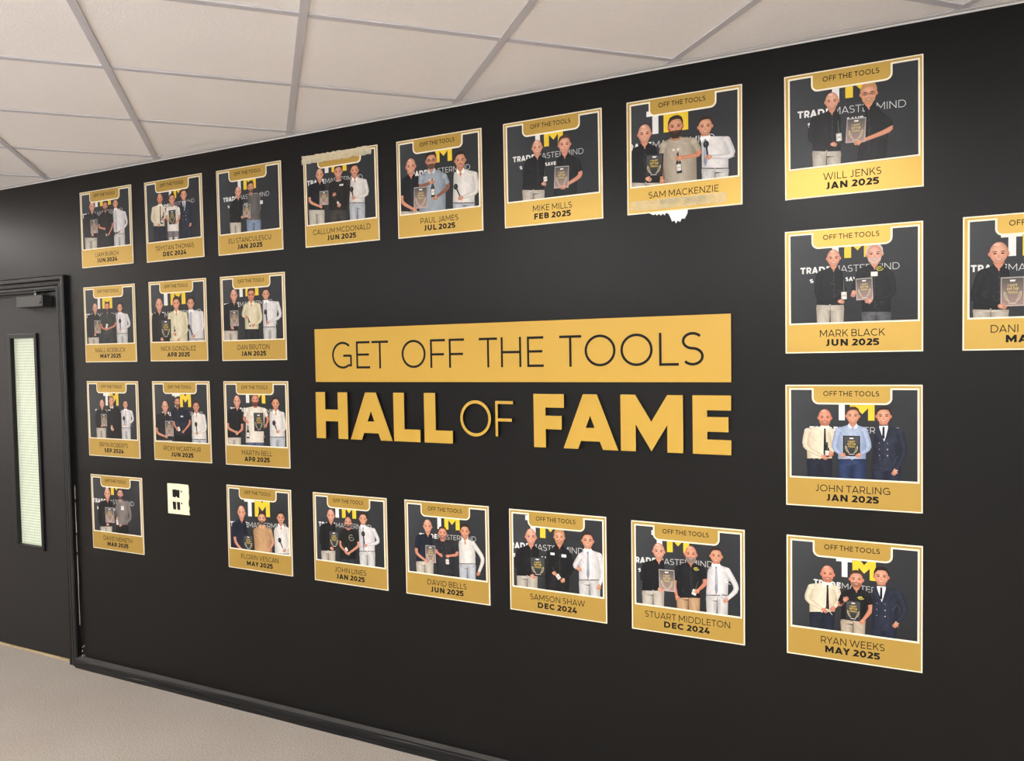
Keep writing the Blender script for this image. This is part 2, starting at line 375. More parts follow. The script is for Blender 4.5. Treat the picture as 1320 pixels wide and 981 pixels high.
# door closer on the top rail
cl = empty('door_closer', (-4.09, .02, 1.955)); tag(cl, 'black overhead door closer at the top right of the door', 'door closer')
box('closer_body', -.105, .115, -.060, 0, -.032, .030, mat('closer_black', (.012, .012, .013), rough=.35), cl, bev=.003)
box('end_cap', .115, .120, -.058, -.002, -.030, .028, mat('closer_cap', (.03, .03, .03), rough=.3), cl, bev=.001)
bm = bmesh.new(); bmesh.ops.create_cone(bm, cap_ends=True, segments=12, radius1=.009, radius2=.009, depth=.022, matrix=Matrix.Translation((.02, -.03, .041))); link('spindle', bm_mesh('spindle', bm), mat('closer_screw', '8d8d88', rough=.3, metal=.8), cl)
bm = bmesh.new(); bm_box(bm, -.34, .02, -.010, .010, 0, .006); a = bm_mesh('closer_arm', bm)
arm = link('closer_arm', a, TRIMB, cl); arm.location = (.02, -.032, .044); arm.rotation_euler = (0, 0, math.radians(7))
bm = bmesh.new(); bm_box(bm, -.30, 0, -.008, .008, 0, .006); b2 = link('closer_link', bm_mesh('closer_link', bm), TRIMB, cl); b2.location = (-.30, -.072, .051); b2.rotation_euler = (0, 0, math.radians(-6))
bm = bmesh.new(); bmesh.ops.create_uvsphere(bm, u_segments=8, v_segments=6, radius=.006, matrix=Matrix.Translation((.104, -.061, -.012))); link('adjusting_screw', bm_mesh('adjusting_screw', bm), MATS['closer_screw'], cl)
CHIP = mat('bare_caulk', 'b9b5ac', rough=.8)
bm = bmesh.new(); rg = random.Random(12); z = .22
while z < .98:
    dz = rg.uniform(.05, .11); bm_box(bm, -3.8195, -3.8195+rg.uniform(.0015, .004), -.0012, 0, z, z+dz); z += dz+(rg.uniform(.0, .03) if z > .5 else 0)
for q_ in range(7):
    zz = rg.uniform(.05, .11); xx = -3.812+rg.uniform(0, .02); bm_box(bm, xx, xx+rg.uniform(.003, .008), -.0016, 0, zz, zz+rg.uniform(.003, .01))
cc = link('cracked_caulk', bm_mesh('cracked_caulk', bm), CHIP, frame); cc['kind'] = 'stuff'; cc['label'] = 'pale cracked filler line beside the door frame'
# hall space glimpsed through the glass is hidden by the wired pane; close the opening behind the leaf
box('wall_rear', DX0-.3, DX1+.3, .30, .34, 0, DH+.2, WHITEW, kind='structure')

# ---------------------------------------------------------------- the sign
sign = empty('sign_board', (-1.294, 0, EYE+.0085)); tag(sign, 'wide flat gold sign board reading GET OFF THE TOOLS', 'sign')
SX = -1.294; SZ = EYE+.0085
bm = bmesh.new(); bm_box(bm, -2.1655-SX, -.421-SX, -.009, 0, -.1135, .1135, .0006); link('board', bm_mesh('board', bm), SIDEB, sign)
bm = bmesh.new(); bm_box(bm, -2.1653-SX, -.4212-SX, -.0098, -.0088, -.1133, .1133, .0003); link('gold_face', bm_mesh('gold_face', bm), SIGNG, sign)
for wd, x0, x1 in (('GET', -2.073, -1.785), ('OFF', -1.7194, -1.429), ('THE', -1.364, -1.094), ('TOOLS', -1.031, -.510)):
    bm = bmesh.new()
    for kk, pl in enumerate(fit_text(wd, .082, x0-SX, x1-SX, 1.5775-SZ, .1135)): extrude_poly(bm, pl, -.0104, -.0097, kk)
    link('lettering', bm_mesh('lettering', bm), BLACKP, sign)
def sign_letter(ch, x0, x1, z0, z1, w, label, depth=.014):
    cx = (x0+x1)/2; t = empty('sign_letter', (cx, 0, z0)); tag(t, label, 'letter', 'raised letters of the lower sign line')
    g, W, _, _ = glyph(ch, w); k = (x1-x0)/W
    P = []
    for q in g:
        q = clip(q, 1, 1., True)
        if len(q) >= 3: q = clip(q, 1, 0., False)
        if len(q) >= 3: P.append([(a*k-(x1-x0)/2, b*(z1-z0)) for a, b in q])
    b1 = bmesh.new(); b2 = bmesh.new()
    for kk, q in enumerate(P): extrude_poly(b1, q, -depth+.001, 0, kk); extrude_poly(b2, q, -depth, -depth+.00085, kk)
    link('black_edge', bm_mesh('black_edge', b1), SIDEB, t); link('gold_face', bm_mesh('gold_face', b2), SIGNG, t)
ZL, ZH = EYE-.3465, EYE-.1485
for a in (('H', -2.1643, -1.9954, 'gold raised letter H, first of the word HALL'), ('A', -1.9805, -1.7715, 'gold raised letter A in the word HALL'),
          ('L', -1.7626, -1.6351, 'gold raised letter L right after the A of HALL'), ('L', -1.6156, -1.4852, 'gold raised letter L at the end of HALL, before OF'),
          ('F', -1.1362, -1.0148, 'gold raised letter F starting the word FAME'), ('A', -1.0170, -.8120, 'gold raised letter A in the word FAME'),
          ('M', -.8009, -.5808, 'gold raised letter M in the word FAME'), ('E', -.5484, -.4216, 'gold raised letter E at the end of FAME')):
    sign_letter(a[0], a[1], a[2], ZL, ZH, .252 if a[0] != 'A' else .245, a[3])
sign_letter('O', -1.4498, -1.3154, EYE-.3155, EYE-.175, .085, 'thin gold raised letter O of the word OF')
sign_letter('F', -1.2961, -1.2207, EYE-.3120, EYE-.1765, .085, 'thin gold raised letter F of the word OF')

# ---------------------------------------------------------------- cream wall plate
sw = empty('wall_plate', (-3.037, 0, EYE-.675)); tag(sw, 'cream square wall plate with four dark marks, beside the lowest left plaque', 'wall plate')
bm = bmesh.new(); rg = random.Random(3)
out = [(-.0735, .0735), (0, .0742), (.066, .0728)]+[(.0705+rg.uniform(-.0045, .004), .068-.0155*k) for k in range(9)]+[(.0735, -.0735), (0, -.0735), (-.0735, -.0735)]
extrude_poly(bm, out, -.004, 0); link('plate', bm_mesh('plate', bm), mat('cream_plate', 'efe8c4', rough=.5, var=.04, vscale=40), sw)
bm = bmesh.new()
ux = lambda a: -.0735+.147*a; vz = lambda b: .0735-.147*b
extrude_poly(bm, [(ux(.235), vz(.19)), (ux(.42), vz(.185)), (ux(.44), vz(.20)), (ux(.57), vz(.19)), (ux(.56), vz(.46)), (ux(.47), vz(.455)), (ux(.40), vz(.40)), (ux(.38), vz(.455)), (ux(.24), vz(.44))], -.0046, -.0039)
link('dark_mark', bm_mesh('dark_mark', bm), BLACKP, sw)
for x0, x1 in ((.23, .385), (.43, .575)):
    bm = bmesh.new(); extrude_poly(bm, [(ux(x0), vz(.59)), (ux(x1), vz(.60)), (ux(x1), vz(.86)), (ux(x0+.02), vz(.85))], -.0046, -.0039); link('dark_mark', bm_mesh('dark_mark', bm), BLACKP, sw)
for b in (.24, .63):
    bm = bmesh.new(); bmesh.ops.create_cone(bm, cap_ends=True, segments=12, radius1=.0055, radius2=.0045, depth=.002, matrix=Matrix.Translation((ux(.655), -.0049, vz(b)))@Matrix.Rotation(PI/2, 4, 'X')); link('screw', bm_mesh('screw', bm), mat('grey_screw', '6e6a58', rough=.5), sw)

DATA = {
 'p8': {'c':[-0.0585,0.6693],'r':0.0043,'M':[457,246,665,254],'n':'WILL JENKS','d':'JAN 2025','i':[['P','K',358,183,323,198,358,433,382,213,619,420,648,[['L',185,544,363,595]]],['P','G8',623,156,317,587,369,782,437,540,740,747,768,[['R',781,539,552,603]]],['B',411,598,402,409],['A','s',531,507,140,191,3]]},
 'p9': {'c':[-0.0587,0.1815],'r':0.0019,'M':[447,246,639,247],'n':'MARK BLACK','d':'JUN 2025','i':[['P','K',368,171,309,236,346,447,354,241,602,441,611,[['L',235,547,416,590]]],['P','G9',664,148,307,539,324,803,372,572,677,778,686,[['L',528,466,515,525],['R',804,559,630,593]]],['B',445,596,442,413],['A','s',591,499,121,172,-2],['G','w',662,386,48,36],['G','y',702,345,46,31]]},
 'p24': {'c':[-0.0589,-0.3063],'r':0.0027,'M':[488,285,665,284],'n':'JOHN TARLING','d':'JAN 2025','i':[['P','B',301,197,334,142,347,376,353,166,603,353,595,[['L',141,510,290,588],['R',376,489,347,556]]],['P','G24',508,179,315,373,353,618,346,399,598,601,589,[['L',365,513,431,564],['R',631,503,554,559]]],['P','J',729,173,317,654,369,874,351,643,649,848,639,[['R',881,529,808,681]]],['B',318,589,318,467],['A','k',498,491,125,165,0]]},
 'p23': {'c':[-0.0581,-0.7923],'r':-0.0018,'M':[501,307,671,313],'n':'RYAN WEEKS','d':'MAY 2025','i':[['P','B',316,224,364,163,398,410,389,179,624,367,597,[['L',150,524,286,596],['R',410,500,358,571]]],['P','G23',530,242,382,413,430,636,408,416,654,594,628,[['L',399,546,448,489],['R',642,544,575,647]]],['P','J',710,196,342,639,383,862,355,639,682,817,656,[['R',886,523,815,637]]],['B',309,618,313,539],['A','k',507,572,119,164,0],['G','y',563,461,40,20]]},
 'p7': {'c':[-0.5762,0.6704],'r':-0.0025,'M':[335,312,550,313],'n':'SAM MACKENZIE','d':'MAY 2025','i':[['P','K',164,215,382,46,408,285,426,37,705,304,735,[['L',45,632,190,698]]],['P','G7',440,183,362,299,366,632,398,340,748,621,780,[['L',308,594,318,727],['R',654,543,476,550]]],['P','Wt',695,224,391,649,421,907,417,665,655,887,682,[['R',937,593,730,573]]],['A','k',248,587,163,200,3],['B',473,681,457,501],['C',702,462,715,553]]},
 'p22': {'c':[-0.5768,-0.788],'r':-0.0032,'M':[329,258,527,249],'n':'STUART MIDDLETON','d':'DEC 2024','i':[['P','K',255,183,333,103,375,317,358,100,626,299,601,[['L',85,534,262,603]]],['P','G22',541,180,327,386,380,668,360,415,628,618,602,[['L',390,551,417,650],['R',672,500,600,572]]],['P','Wt',761,174,318,676,377,885,338,675,597,859,573,[['R',946,516,846,622]]],['A','s',327,514,143,195,-2],['B',558,631,607,483],['G','y',590,380,43,23]]},
 'p21': {'c':[-1.057,-0.7829],'r':-0.0031,'M':[331,255,549,252],'n':'SAMSON SHAW','d':'DEC 2024','i':[['P','K',234,175,335,75,386,332,360,78,646,297,621,[['L',55,563,243,640]]],['P','G21',532,156,304,405,371,646,356,380,653,626,624,[['L',379,552,473,585],['R',670,518,569,637]]],['P','Wt',819,156,315,710,377,963,320,729,614,937,589,[['L',685,492,724,512],['R',967,534,926,656]]],['A','k',304,540,171,189,-3],['B',544,648,451,524],['G','w',461,398,44,23],['G','w',578,406,49,28]]},
 'p6': {'c':[-1.0534,0.6683],'r':0.0024,'M':[428,275,620,278],'n':'MIKE MILLS','d':'FEB 2025','i':[['P','K',357,201,346,222,367,449,384,197,645,423,670,[['L',208,569,414,621]]],['P','G6',635,198,365,550,384,792,440,516,756,747,782,[['R',796,589,624,668]]],['B',438,618,431,476],['A','s',600,579,145,202,3]]},
 'p5': {'c':[-1.5332,0.6679],'r':0.001,'M':[468,273,664,275],'n':'PAUL JAMES','d':'JUL 2025','i':[['P','Ks',175,192,356,52,364,281,402,32,710,305,735,[['L',47,629,208,720]]],['P','G5',420,158,332,264,382,606,396,267,757,578,786,[['L',283,496,418,465],['R',624,538,468,621]]],['P','Wm',759,200,371,668,409,954,423,667,692,912,716,[['R',953,621,764,657]]],['B',436,615,431,431],['A','s',287,604,165,217,2],['C',703,541,748,637]]},
 'p20': {'c':[-1.5323,-0.78],'r':0.0001,'M':[486,275,666,269],'n':'DAVID BELLS','d':'JUN 2025','i':[['P','Ns',284,188,331,131,369,351,364,135,641,343,620,[['L',132,554,257,626]]],['P','G20',463,246,380,347,419,628,400,383,724,584,702,[['L',384,518,433,543],['R',639,523,528,545]]],['P','W',727,202,345,642,387,851,335,655,606,843,587,[['R',941,534,877,682]]],['A','s',314,546,123,178,-1],['C',458,469,433,537],['B',517,650,513,493]]},
 'p19': {'c':[-2.0098,-0.7807],'r':-0.0014,'M':[405,259,598,253],'n':'JOHN LINES','d':'JAN 2025','i':[['P','K',251,174,316,96,359,324,346,104,645,299,627,[['L',80,572,251,613]]],['P','G19',489,233,366,379,399,615,388,364,692,584,671,[['L',363,564,450,634],['R',635,545,493,641]]],['P','Wt',692,177,315,623,357,859,320,636,600,839,581,[['R',906,485,727,531]]],['A','k',291,510,142,188,-2],['B',479,633,405,531],['C',691,410,704,515],['G','o',531,468,67,64]]},
 'p18': {'c':[-2.5227,-0.7793],'r':-0.0028,'M':[447,349,680,338],'n':'FLORIN VESCAN','d':'MAY 2025','i':[['P','Ns',235,235,399,69,453,326,444,50,790,329,764,[['L',122,688,234,773]]],['P','G18',555,284,439,402,499,709,477,430,780,698,754,[['R',727,638,646,729]]],['P','Wm',845,259,407,725,472,964,432,744,755,968,733,[['R',973,644,895,703]]],['A','k',335,670,157,174,-2],['C',823,594,866,679]]},
 'p4': {'c':[-2.0134,0.6695],'r':0.0048,'M':[393,215,594,220],'n':'CALLUM MCDONALD','d':'JUN 2025','i':[['P','Ks',227,155,291,69,313,311,340,67,580,278,601,[['L',73,504,228,569]]],['P','G4',483,149,295,356,291,629,327,350,620,584,643,[['L',363,491,418,463],['R',606,535,493,580]]],['P','Wm',702,162,305,633,336,862,347,624,563,824,584,[['R',873,510,688,523]]],['A','s',280,480,120,151,2],['B',487,579,432,493],['C',659,430,674,503],['G','w',523,367,51,19]]},
 'p3': {'c':[-2.5273,0.6713],'r':0.0022,'M':[430,268,621,267],'n':'ELI STANCULESCU','d':'JAN 2025','i':[['P','K',345,221,347,235,381,424,389,203,618,373,632,[['L',202,536,395,581]]],['P','G3',543,184,315,479,353,696,357,466,610,680,629,[['R',682,532,518,592]]],['A','s',472,514,115,148,2],['G','w',702,440,41,40]]},
 'p2': {'c':[-3.0082,0.6732],'r':0.0046,'M':[519,250,691,243],'n':'TRYSTAN THOMAS','d':'DEC 2024','i':[['P','B',278,167,296,128,322,362,332,149,553,345,570,[['L',113,481,244,547],['R',368,462,328,482]]],['P','G2',491,190,327,380,349,623,369,397,611,589,627,[['L',379,475,414,517],['R',615,497,560,545]]],['P','J',696,156,295,617,325,862,343,625,618,809,634,[['R',848,459,795,595]]],['B',295,542,346,400],['A','k',487,477,120,173,0]]},
 'p1': {'c':[-3.4926,0.676],'r':-0.0002,'M':[403,217,615,215],'n':'LIAM BURCH','d':'JUN 2024','i':[['P','K',244,140,277,82,284,353,308,80,592,318,610,[['L',62,540,235,575]]],['P','G1',505,160,285,365,336,649,354,344,681,633,703,[['L',365,489,473,516],['R',640,491,567,586]]],['P','Wt',706,150,274,644,321,899,332,657,589,862,605,[['R',923,491,773,575]]],['A','s',275,468,139,178,-1],['B',529,621,485,544],['C',656,598,744,582]]},
 'p11': {'c':[-3.4912,0.1891],'r':-0.0019,'M':[372,296,568,297],'n':'NIALL ROEBUCK','d':'MAY 2025','i':[['P','K',228,222,350,70,377,311,383,70,659,282,662,[['L',53,598,211,636]]],['P','G11',468,213,335,333,375,619,380,317,640,601,645,[['L',345,547,422,565],['R',627,524,467,566]]],['P','Wt',715,232,358,624,388,872,387,643,623,847,627,[['R',909,536,725,571]]],['A','s',267,532,123,168,0],['B',438,577,494,402],['C',713,470,716,554]]},
 'p12': {'c':[-3.0026,0.1885],'r':-0.0041,'M':[392,304,649,299],'n':'NICK GONZALEZ','d':'APR 2025','i':[['P','K',185,212,375,49,404,283,411,36,767,383,772,[['L',52,663,217,724]]],['P','G12',488,207,367,336,407,678,408,360,747,667,752,[['L',339,612,446,665],['R',686,620,522,735]]],['P','Wt',738,218,373,682,417,955,401,700,724,946,728,[['R',943,625,788,695]]],['A','k',295,597,183,238,0],['B',461,685,445,567],['C',701,581,767,680]]},
 'p13': {'c':[-2.5232,0.1858],'r':0.0001,'M':[401,250,603,245],'n':'DAN BRUTON','d':'JAN 2025','i':[['P','K',219,158,303,61,330,292,339,38,632,259,638,[['L',53,566,177,610]]],['P','G13',489,159,310,366,346,635,346,384,629,589,634,[['L',349,470,405,492],['R',642,537,523,588]]],['P','Wt',717,169,309,654,353,917,334,666,608,858,613,[['R',942,506,745,564]]],['A','s',218,499,133,182,0],['B',466,602,437,498],['C',707,445,727,539]]},
 'p14': {'c':[-3.4914,-0.296],'r':-0.0024,'M':[450,321,623,320],'n':'BRYN ROBERTS','d':'SEP 2024','i':[['P','K',297,245,361,170,384,387,380,171,616,358,611,[['L',164,573,280,593]]],['P','G14',488,195,324,398,364,654,363,398,592,657,585,[['L',423,531,482,593],['R',646,537,509,633]]],['P','Wt',758,242,360,663,390,890,375,673,602,839,597,[['R',908,508,737,560]]],['A','s',330,516,110,162,-1],['B',499,659,447,519],['C',724,484,734,549],['G','w',442,381,50,12]]},
 'p15': {'c':[-3.0004,-0.2959],'r':0.001,'M':[493,322,683,319],'n':'RICKY MCARTHUR','d':'JUN 2025','i':[['P','Ks',226,247,394,55,411,307,408,42,740,329,731,[['L',57,657,228,699]]],['P','G15',448,195,324,314,362,661,363,374,645,669,636,[['L',386,555,428,595],['R',662,520,543,623]]],['P','Wm',772,243,382,679,420,924,392,690,711,932,703,[['R',933,598,781,637]]],['A','s',293,593,141,192,-1],['B',479,636,421,485],['C',763,529,775,616],['G','w',523,437,44,19]]},
 'p16': {'c':[-2.5211,-0.2962],'r':0.0002,'M':[450,254,655,258],'n':'MARTIN BELL','d':'APR 2025','i':[['P','Ks',213,167,311,45,348,295,346,36,665,254,658,[['L',48,562,189,607],['R',289,567,209,616]]],['P','G16',500,143,287,340,314,669,301,337,691,613,682,[['L',309,449,364,474],['R',694,441,658,511]]],['P','Wm',812,183,328,704,358,945,334,714,639,939,632,[['R',952,550,841,578]]],['B',373,672,376,518],['A','k',548,476,149,215,-1],['C',782,480,819,556],['G','w',446,374,40,47]]},
 'p17': {'c':[-3.4871,-0.7809],'r':0.0005,'M':[400,255,616,254],'n':'DAVID NEMETH','d':'MAR 2025','i':[['P','K',329,170,325,155,367,443,345,165,690,397,670,[['L',127,635,313,659]]],['P','G17',583,158,305,497,344,769,323,477,646,718,626,[['L',483,510,509,556],['R',786,553,575,643]]],['A','s',364,528,174,201,-2],['B',520,672,486,450],['G','w',622,416,55,53]]},
 'p10': {'c':[0.43,0.1819],'r':0.0,'M':[376,313,566,318],'n':'DANI','d':'MAY 2025','i':[['P','K',228,202,368,85,407,309,419,68,684,290,694,[['L',58,624,244,676]]],['A','s',315,571,150,215,0]]},
}

# ---------------------------------------------------------------- printed photographs: flat coloured shapes
SIZE = .3875                                # plaque edge; print coordinates run 0..1000, y downwards
class Ink:
    def __init__(s, layer): s.t = []; s.z = layer
    def tri(s, pts, cols):
        poly = [(p[0], p[1], *c) for p, c in zip(pts, cols)]
        poly = clip_rect(poly, 36, 972, 36, 760)
        for i in range(1, len(poly)-1): s.t.append(((poly[0], poly[i], poly[i+1]), s.z))
    def up(s): s.z += 1
    def poly(s, pts, col, edge=None):
        if edge is None:
            for t in tessellate_polygon([[Vector((x, y, 0)) for x, y in pts]]): s.tri([pts[i] for i in t], [col]*3)
        s.up()
    def grad(s, pts, c0, c1):               # colour runs from the first listed points (top) to the lowest
        ys = [p[1] for p in pts]; a, b = min(ys), max(ys)
        f = lambda p: mix(c0, c1, (p[1]-a)/max(1, b-a))
        for t in tessellate_polygon([[Vector((x, y, 0)) for x, y in pts]]): s.tri([pts[i] for i in t], [f(pts[i]) for i in t])
        s.up()
    def ell(s, cx, cy, rx, ry, c, e=None, n=18, rot=0, jaw=0, off=(0, 0)):
        e = e or c; P = []
        for k in range(n):
            a = 2*PI*k/n; x = rx*math.cos(a); y = ry*math.sin(a)
            if jaw and y > 0: x *= 1-jaw*(y/ry)**1.5
            P.append((cx+x*math.cos(rot)-y*math.sin(rot), cy+x*math.sin(rot)+y*math.cos(rot)))
        m = [( .55*p[0]+.45*(cx+off[0]), .55*p[1]+.45*(cy+off[1])) for p in P]; o = (cx+off[0], cy+off[1]); mc = mix(c, e, .25)
        for k in range(n):
            l = (k+1) % n
            s.tri([o, m[k], m[l]], [c, mc, mc]); s.tri([m[k], P[k], P[l]], [mc, e, e]); s.tri([m[k], P[l], m[l]], [mc, e, mc])
        s.up()
    def limb(s, pts, ws, c, e, cap=True):
        # smoothed tapered strip with darker edges
        P = []; W = []
        for i in range(len(pts)-1):
            for k in range(4): t = k/4; P.append((pts[i][0]+(pts[i+1][0]-pts[i][0])*t, pts[i][1]+(pts[i+1][1]-pts[i][1])*t)); W.append(ws[i]+(ws[i+1]-ws[i])*t)
        P.append(pts[-1]); W.append(ws[-1])
        for _ in range(2):
            P = [P[0]]+[tuple((P[i-1][k]+2*P[i][k]+P[i+1][k])/4 for k in (0, 1)) for i in range(1, len(P)-1)]+[P[-1]]
        L = []; R = []
        for i in range(len(P)):
            a = P[max(0, i-1)]; b = P[min(len(P)-1, i+1)]; d = Vector((b[0]-a[0], b[1]-a[1])); d.normalize(); w = W[i]/2
            L.append((P[i][0]-d.y*w, P[i][1]+d.x*w)); R.append((P[i][0]+d.y*w, P[i][1]-d.x*w))
        rg = random.Random(int(P[0][0]*7+P[-1][1]))
        if cap:
            for q, w in ((P[0], W[0]), (P[-1], W[-1])):
                n = 12
                for k in range(n):
                    a, b = 2*PI*k/n, 2*PI*(k+1)/n
                    s.tri([q, (q[0]+w/2*math.cos(a), q[1]+w/2*math.sin(a)), (q[0]+w/2*math.cos(b), q[1]+w/2*math.sin(b))], [mix(c, e, .3)]*3)
                s.up()
        for i in range(len(P)-1):
            j = i+1; cc = mix(c, e, rg.uniform(0, .35)); cd = mix(c, e, rg.uniform(0, .35))
            s.tri([L[i], P[i], P[j]], [e, cc, cd]); s.tri([L[i], P[j], L[j]], [e, cd, e])
            s.tri([R[i], P[j], P[i]], [e, cd, cc]); s.tri([R[i], R[j], P[j]], [e, e, cd])
        s.up()
    def line(s, pts, w, c):
        for q in strip_quads([(a, b) for a, b in pts], w/2): 
            s.tri([q[0], q[1], q[2]], [c]*3); s.tri([q[0], q[2], q[3]], [c]*3)
        s.up()
    def cloth(s, rows, c, e, seed=0, n=9, fold=.5):
        """rows: list of (xl,yl,xr,yr) from neck to hem, folds as tone changes"""
        rg = random.Random(seed); R = []
        for k in range(len(rows)-1):
            m = 3
            for q in range(m): t = q/m; R.append([rows[k][i]+(rows[k+1][i]-rows[k][i])*t for i in range(4)])
        R.append(list(rows[-1])); G = []
        for k, rw in enumerate(R):
            L = []
            for i in range(n+1):
                t = i/n; ed = abs(2*t-1)**2.2; tone = min(1, ed*.9+rg.uniform(0, fold))
                L.append(((rw[0]+(rw[2]-rw[0])*t, rw[1]+(rw[3]-rw[1])*t), mix(c, e, tone)))
            G.append(L)
        for k in range(len(G)-1):
            for i in range(n):
                a, b, cc, d = G[k][i], G[k][i+1], G[k+1][i+1], G[k+1][i]
                s.tri([a[0], b[0], cc[0]], [a[1], b[1], cc[1]]); s.tri([a[0], cc[0], d[0]], [a[1], cc[1], d[1]])
        s.up()
    def text(s, txt, w, x0, x1, yb, cap, c, slope=0):
        for kk, pl in enumerate(fit_text(txt, w, x0, x1, 0, cap)):
            s.up() if kk % 4 == 0 else None
            s.z += .25
            P = [(a, yb-b+slope*(a-x0)) for a, b in pl]
            for i in range(1, len(P)-1): s.tri([P[0], P[i], P[i+1]], [c]*3)
        s.up()
    def build(s, name, parent, z0=.0046):
        if not s.t: return None
        vs = []; fs = []; cols = []; step = .000005
        for tri, z in s.t:
            i = len(vs)
            # keep a common winding so every face looks out of the wall
            (x1, y1), (x2, y2), (x3, y3) = [(p[0], p[1]) for p in tri]
            if abs((x2-x1)*(y3-y1)-(x3-x1)*(y2-y1)) < 1e-3: continue
            order = (0, 1, 2) if ((x2-x1)*(y3-y1)-(x3-x1)*(y2-y1)) < 0 else (0, 2, 1)
            for k in order:
                p = tri[k]; vs.append(((p[0]/1000-.5)*SIZE, -(z0+z*step), (.5-p[1]/1000)*SIZE)); cols.append(p[2:5])
            fs.append((i, i+1, i+2))
        me = bpy.data.meshes.new(name); me.from_pydata(vs, [], fs)
        at = me.color_attributes.new('ink', 'FLOAT_COLOR', 'POINT')
        at.data.foreach_set('color', [x for c in cols for x in (*[.80*v for v in lin(c)], 1.)])
        return link(name, me, PRINT, parent)
def mix(a, b, t): return tuple(x+(y-x)*t for x, y in zip(a, b))
hx = hexc
DARKBG = hx('33363a')
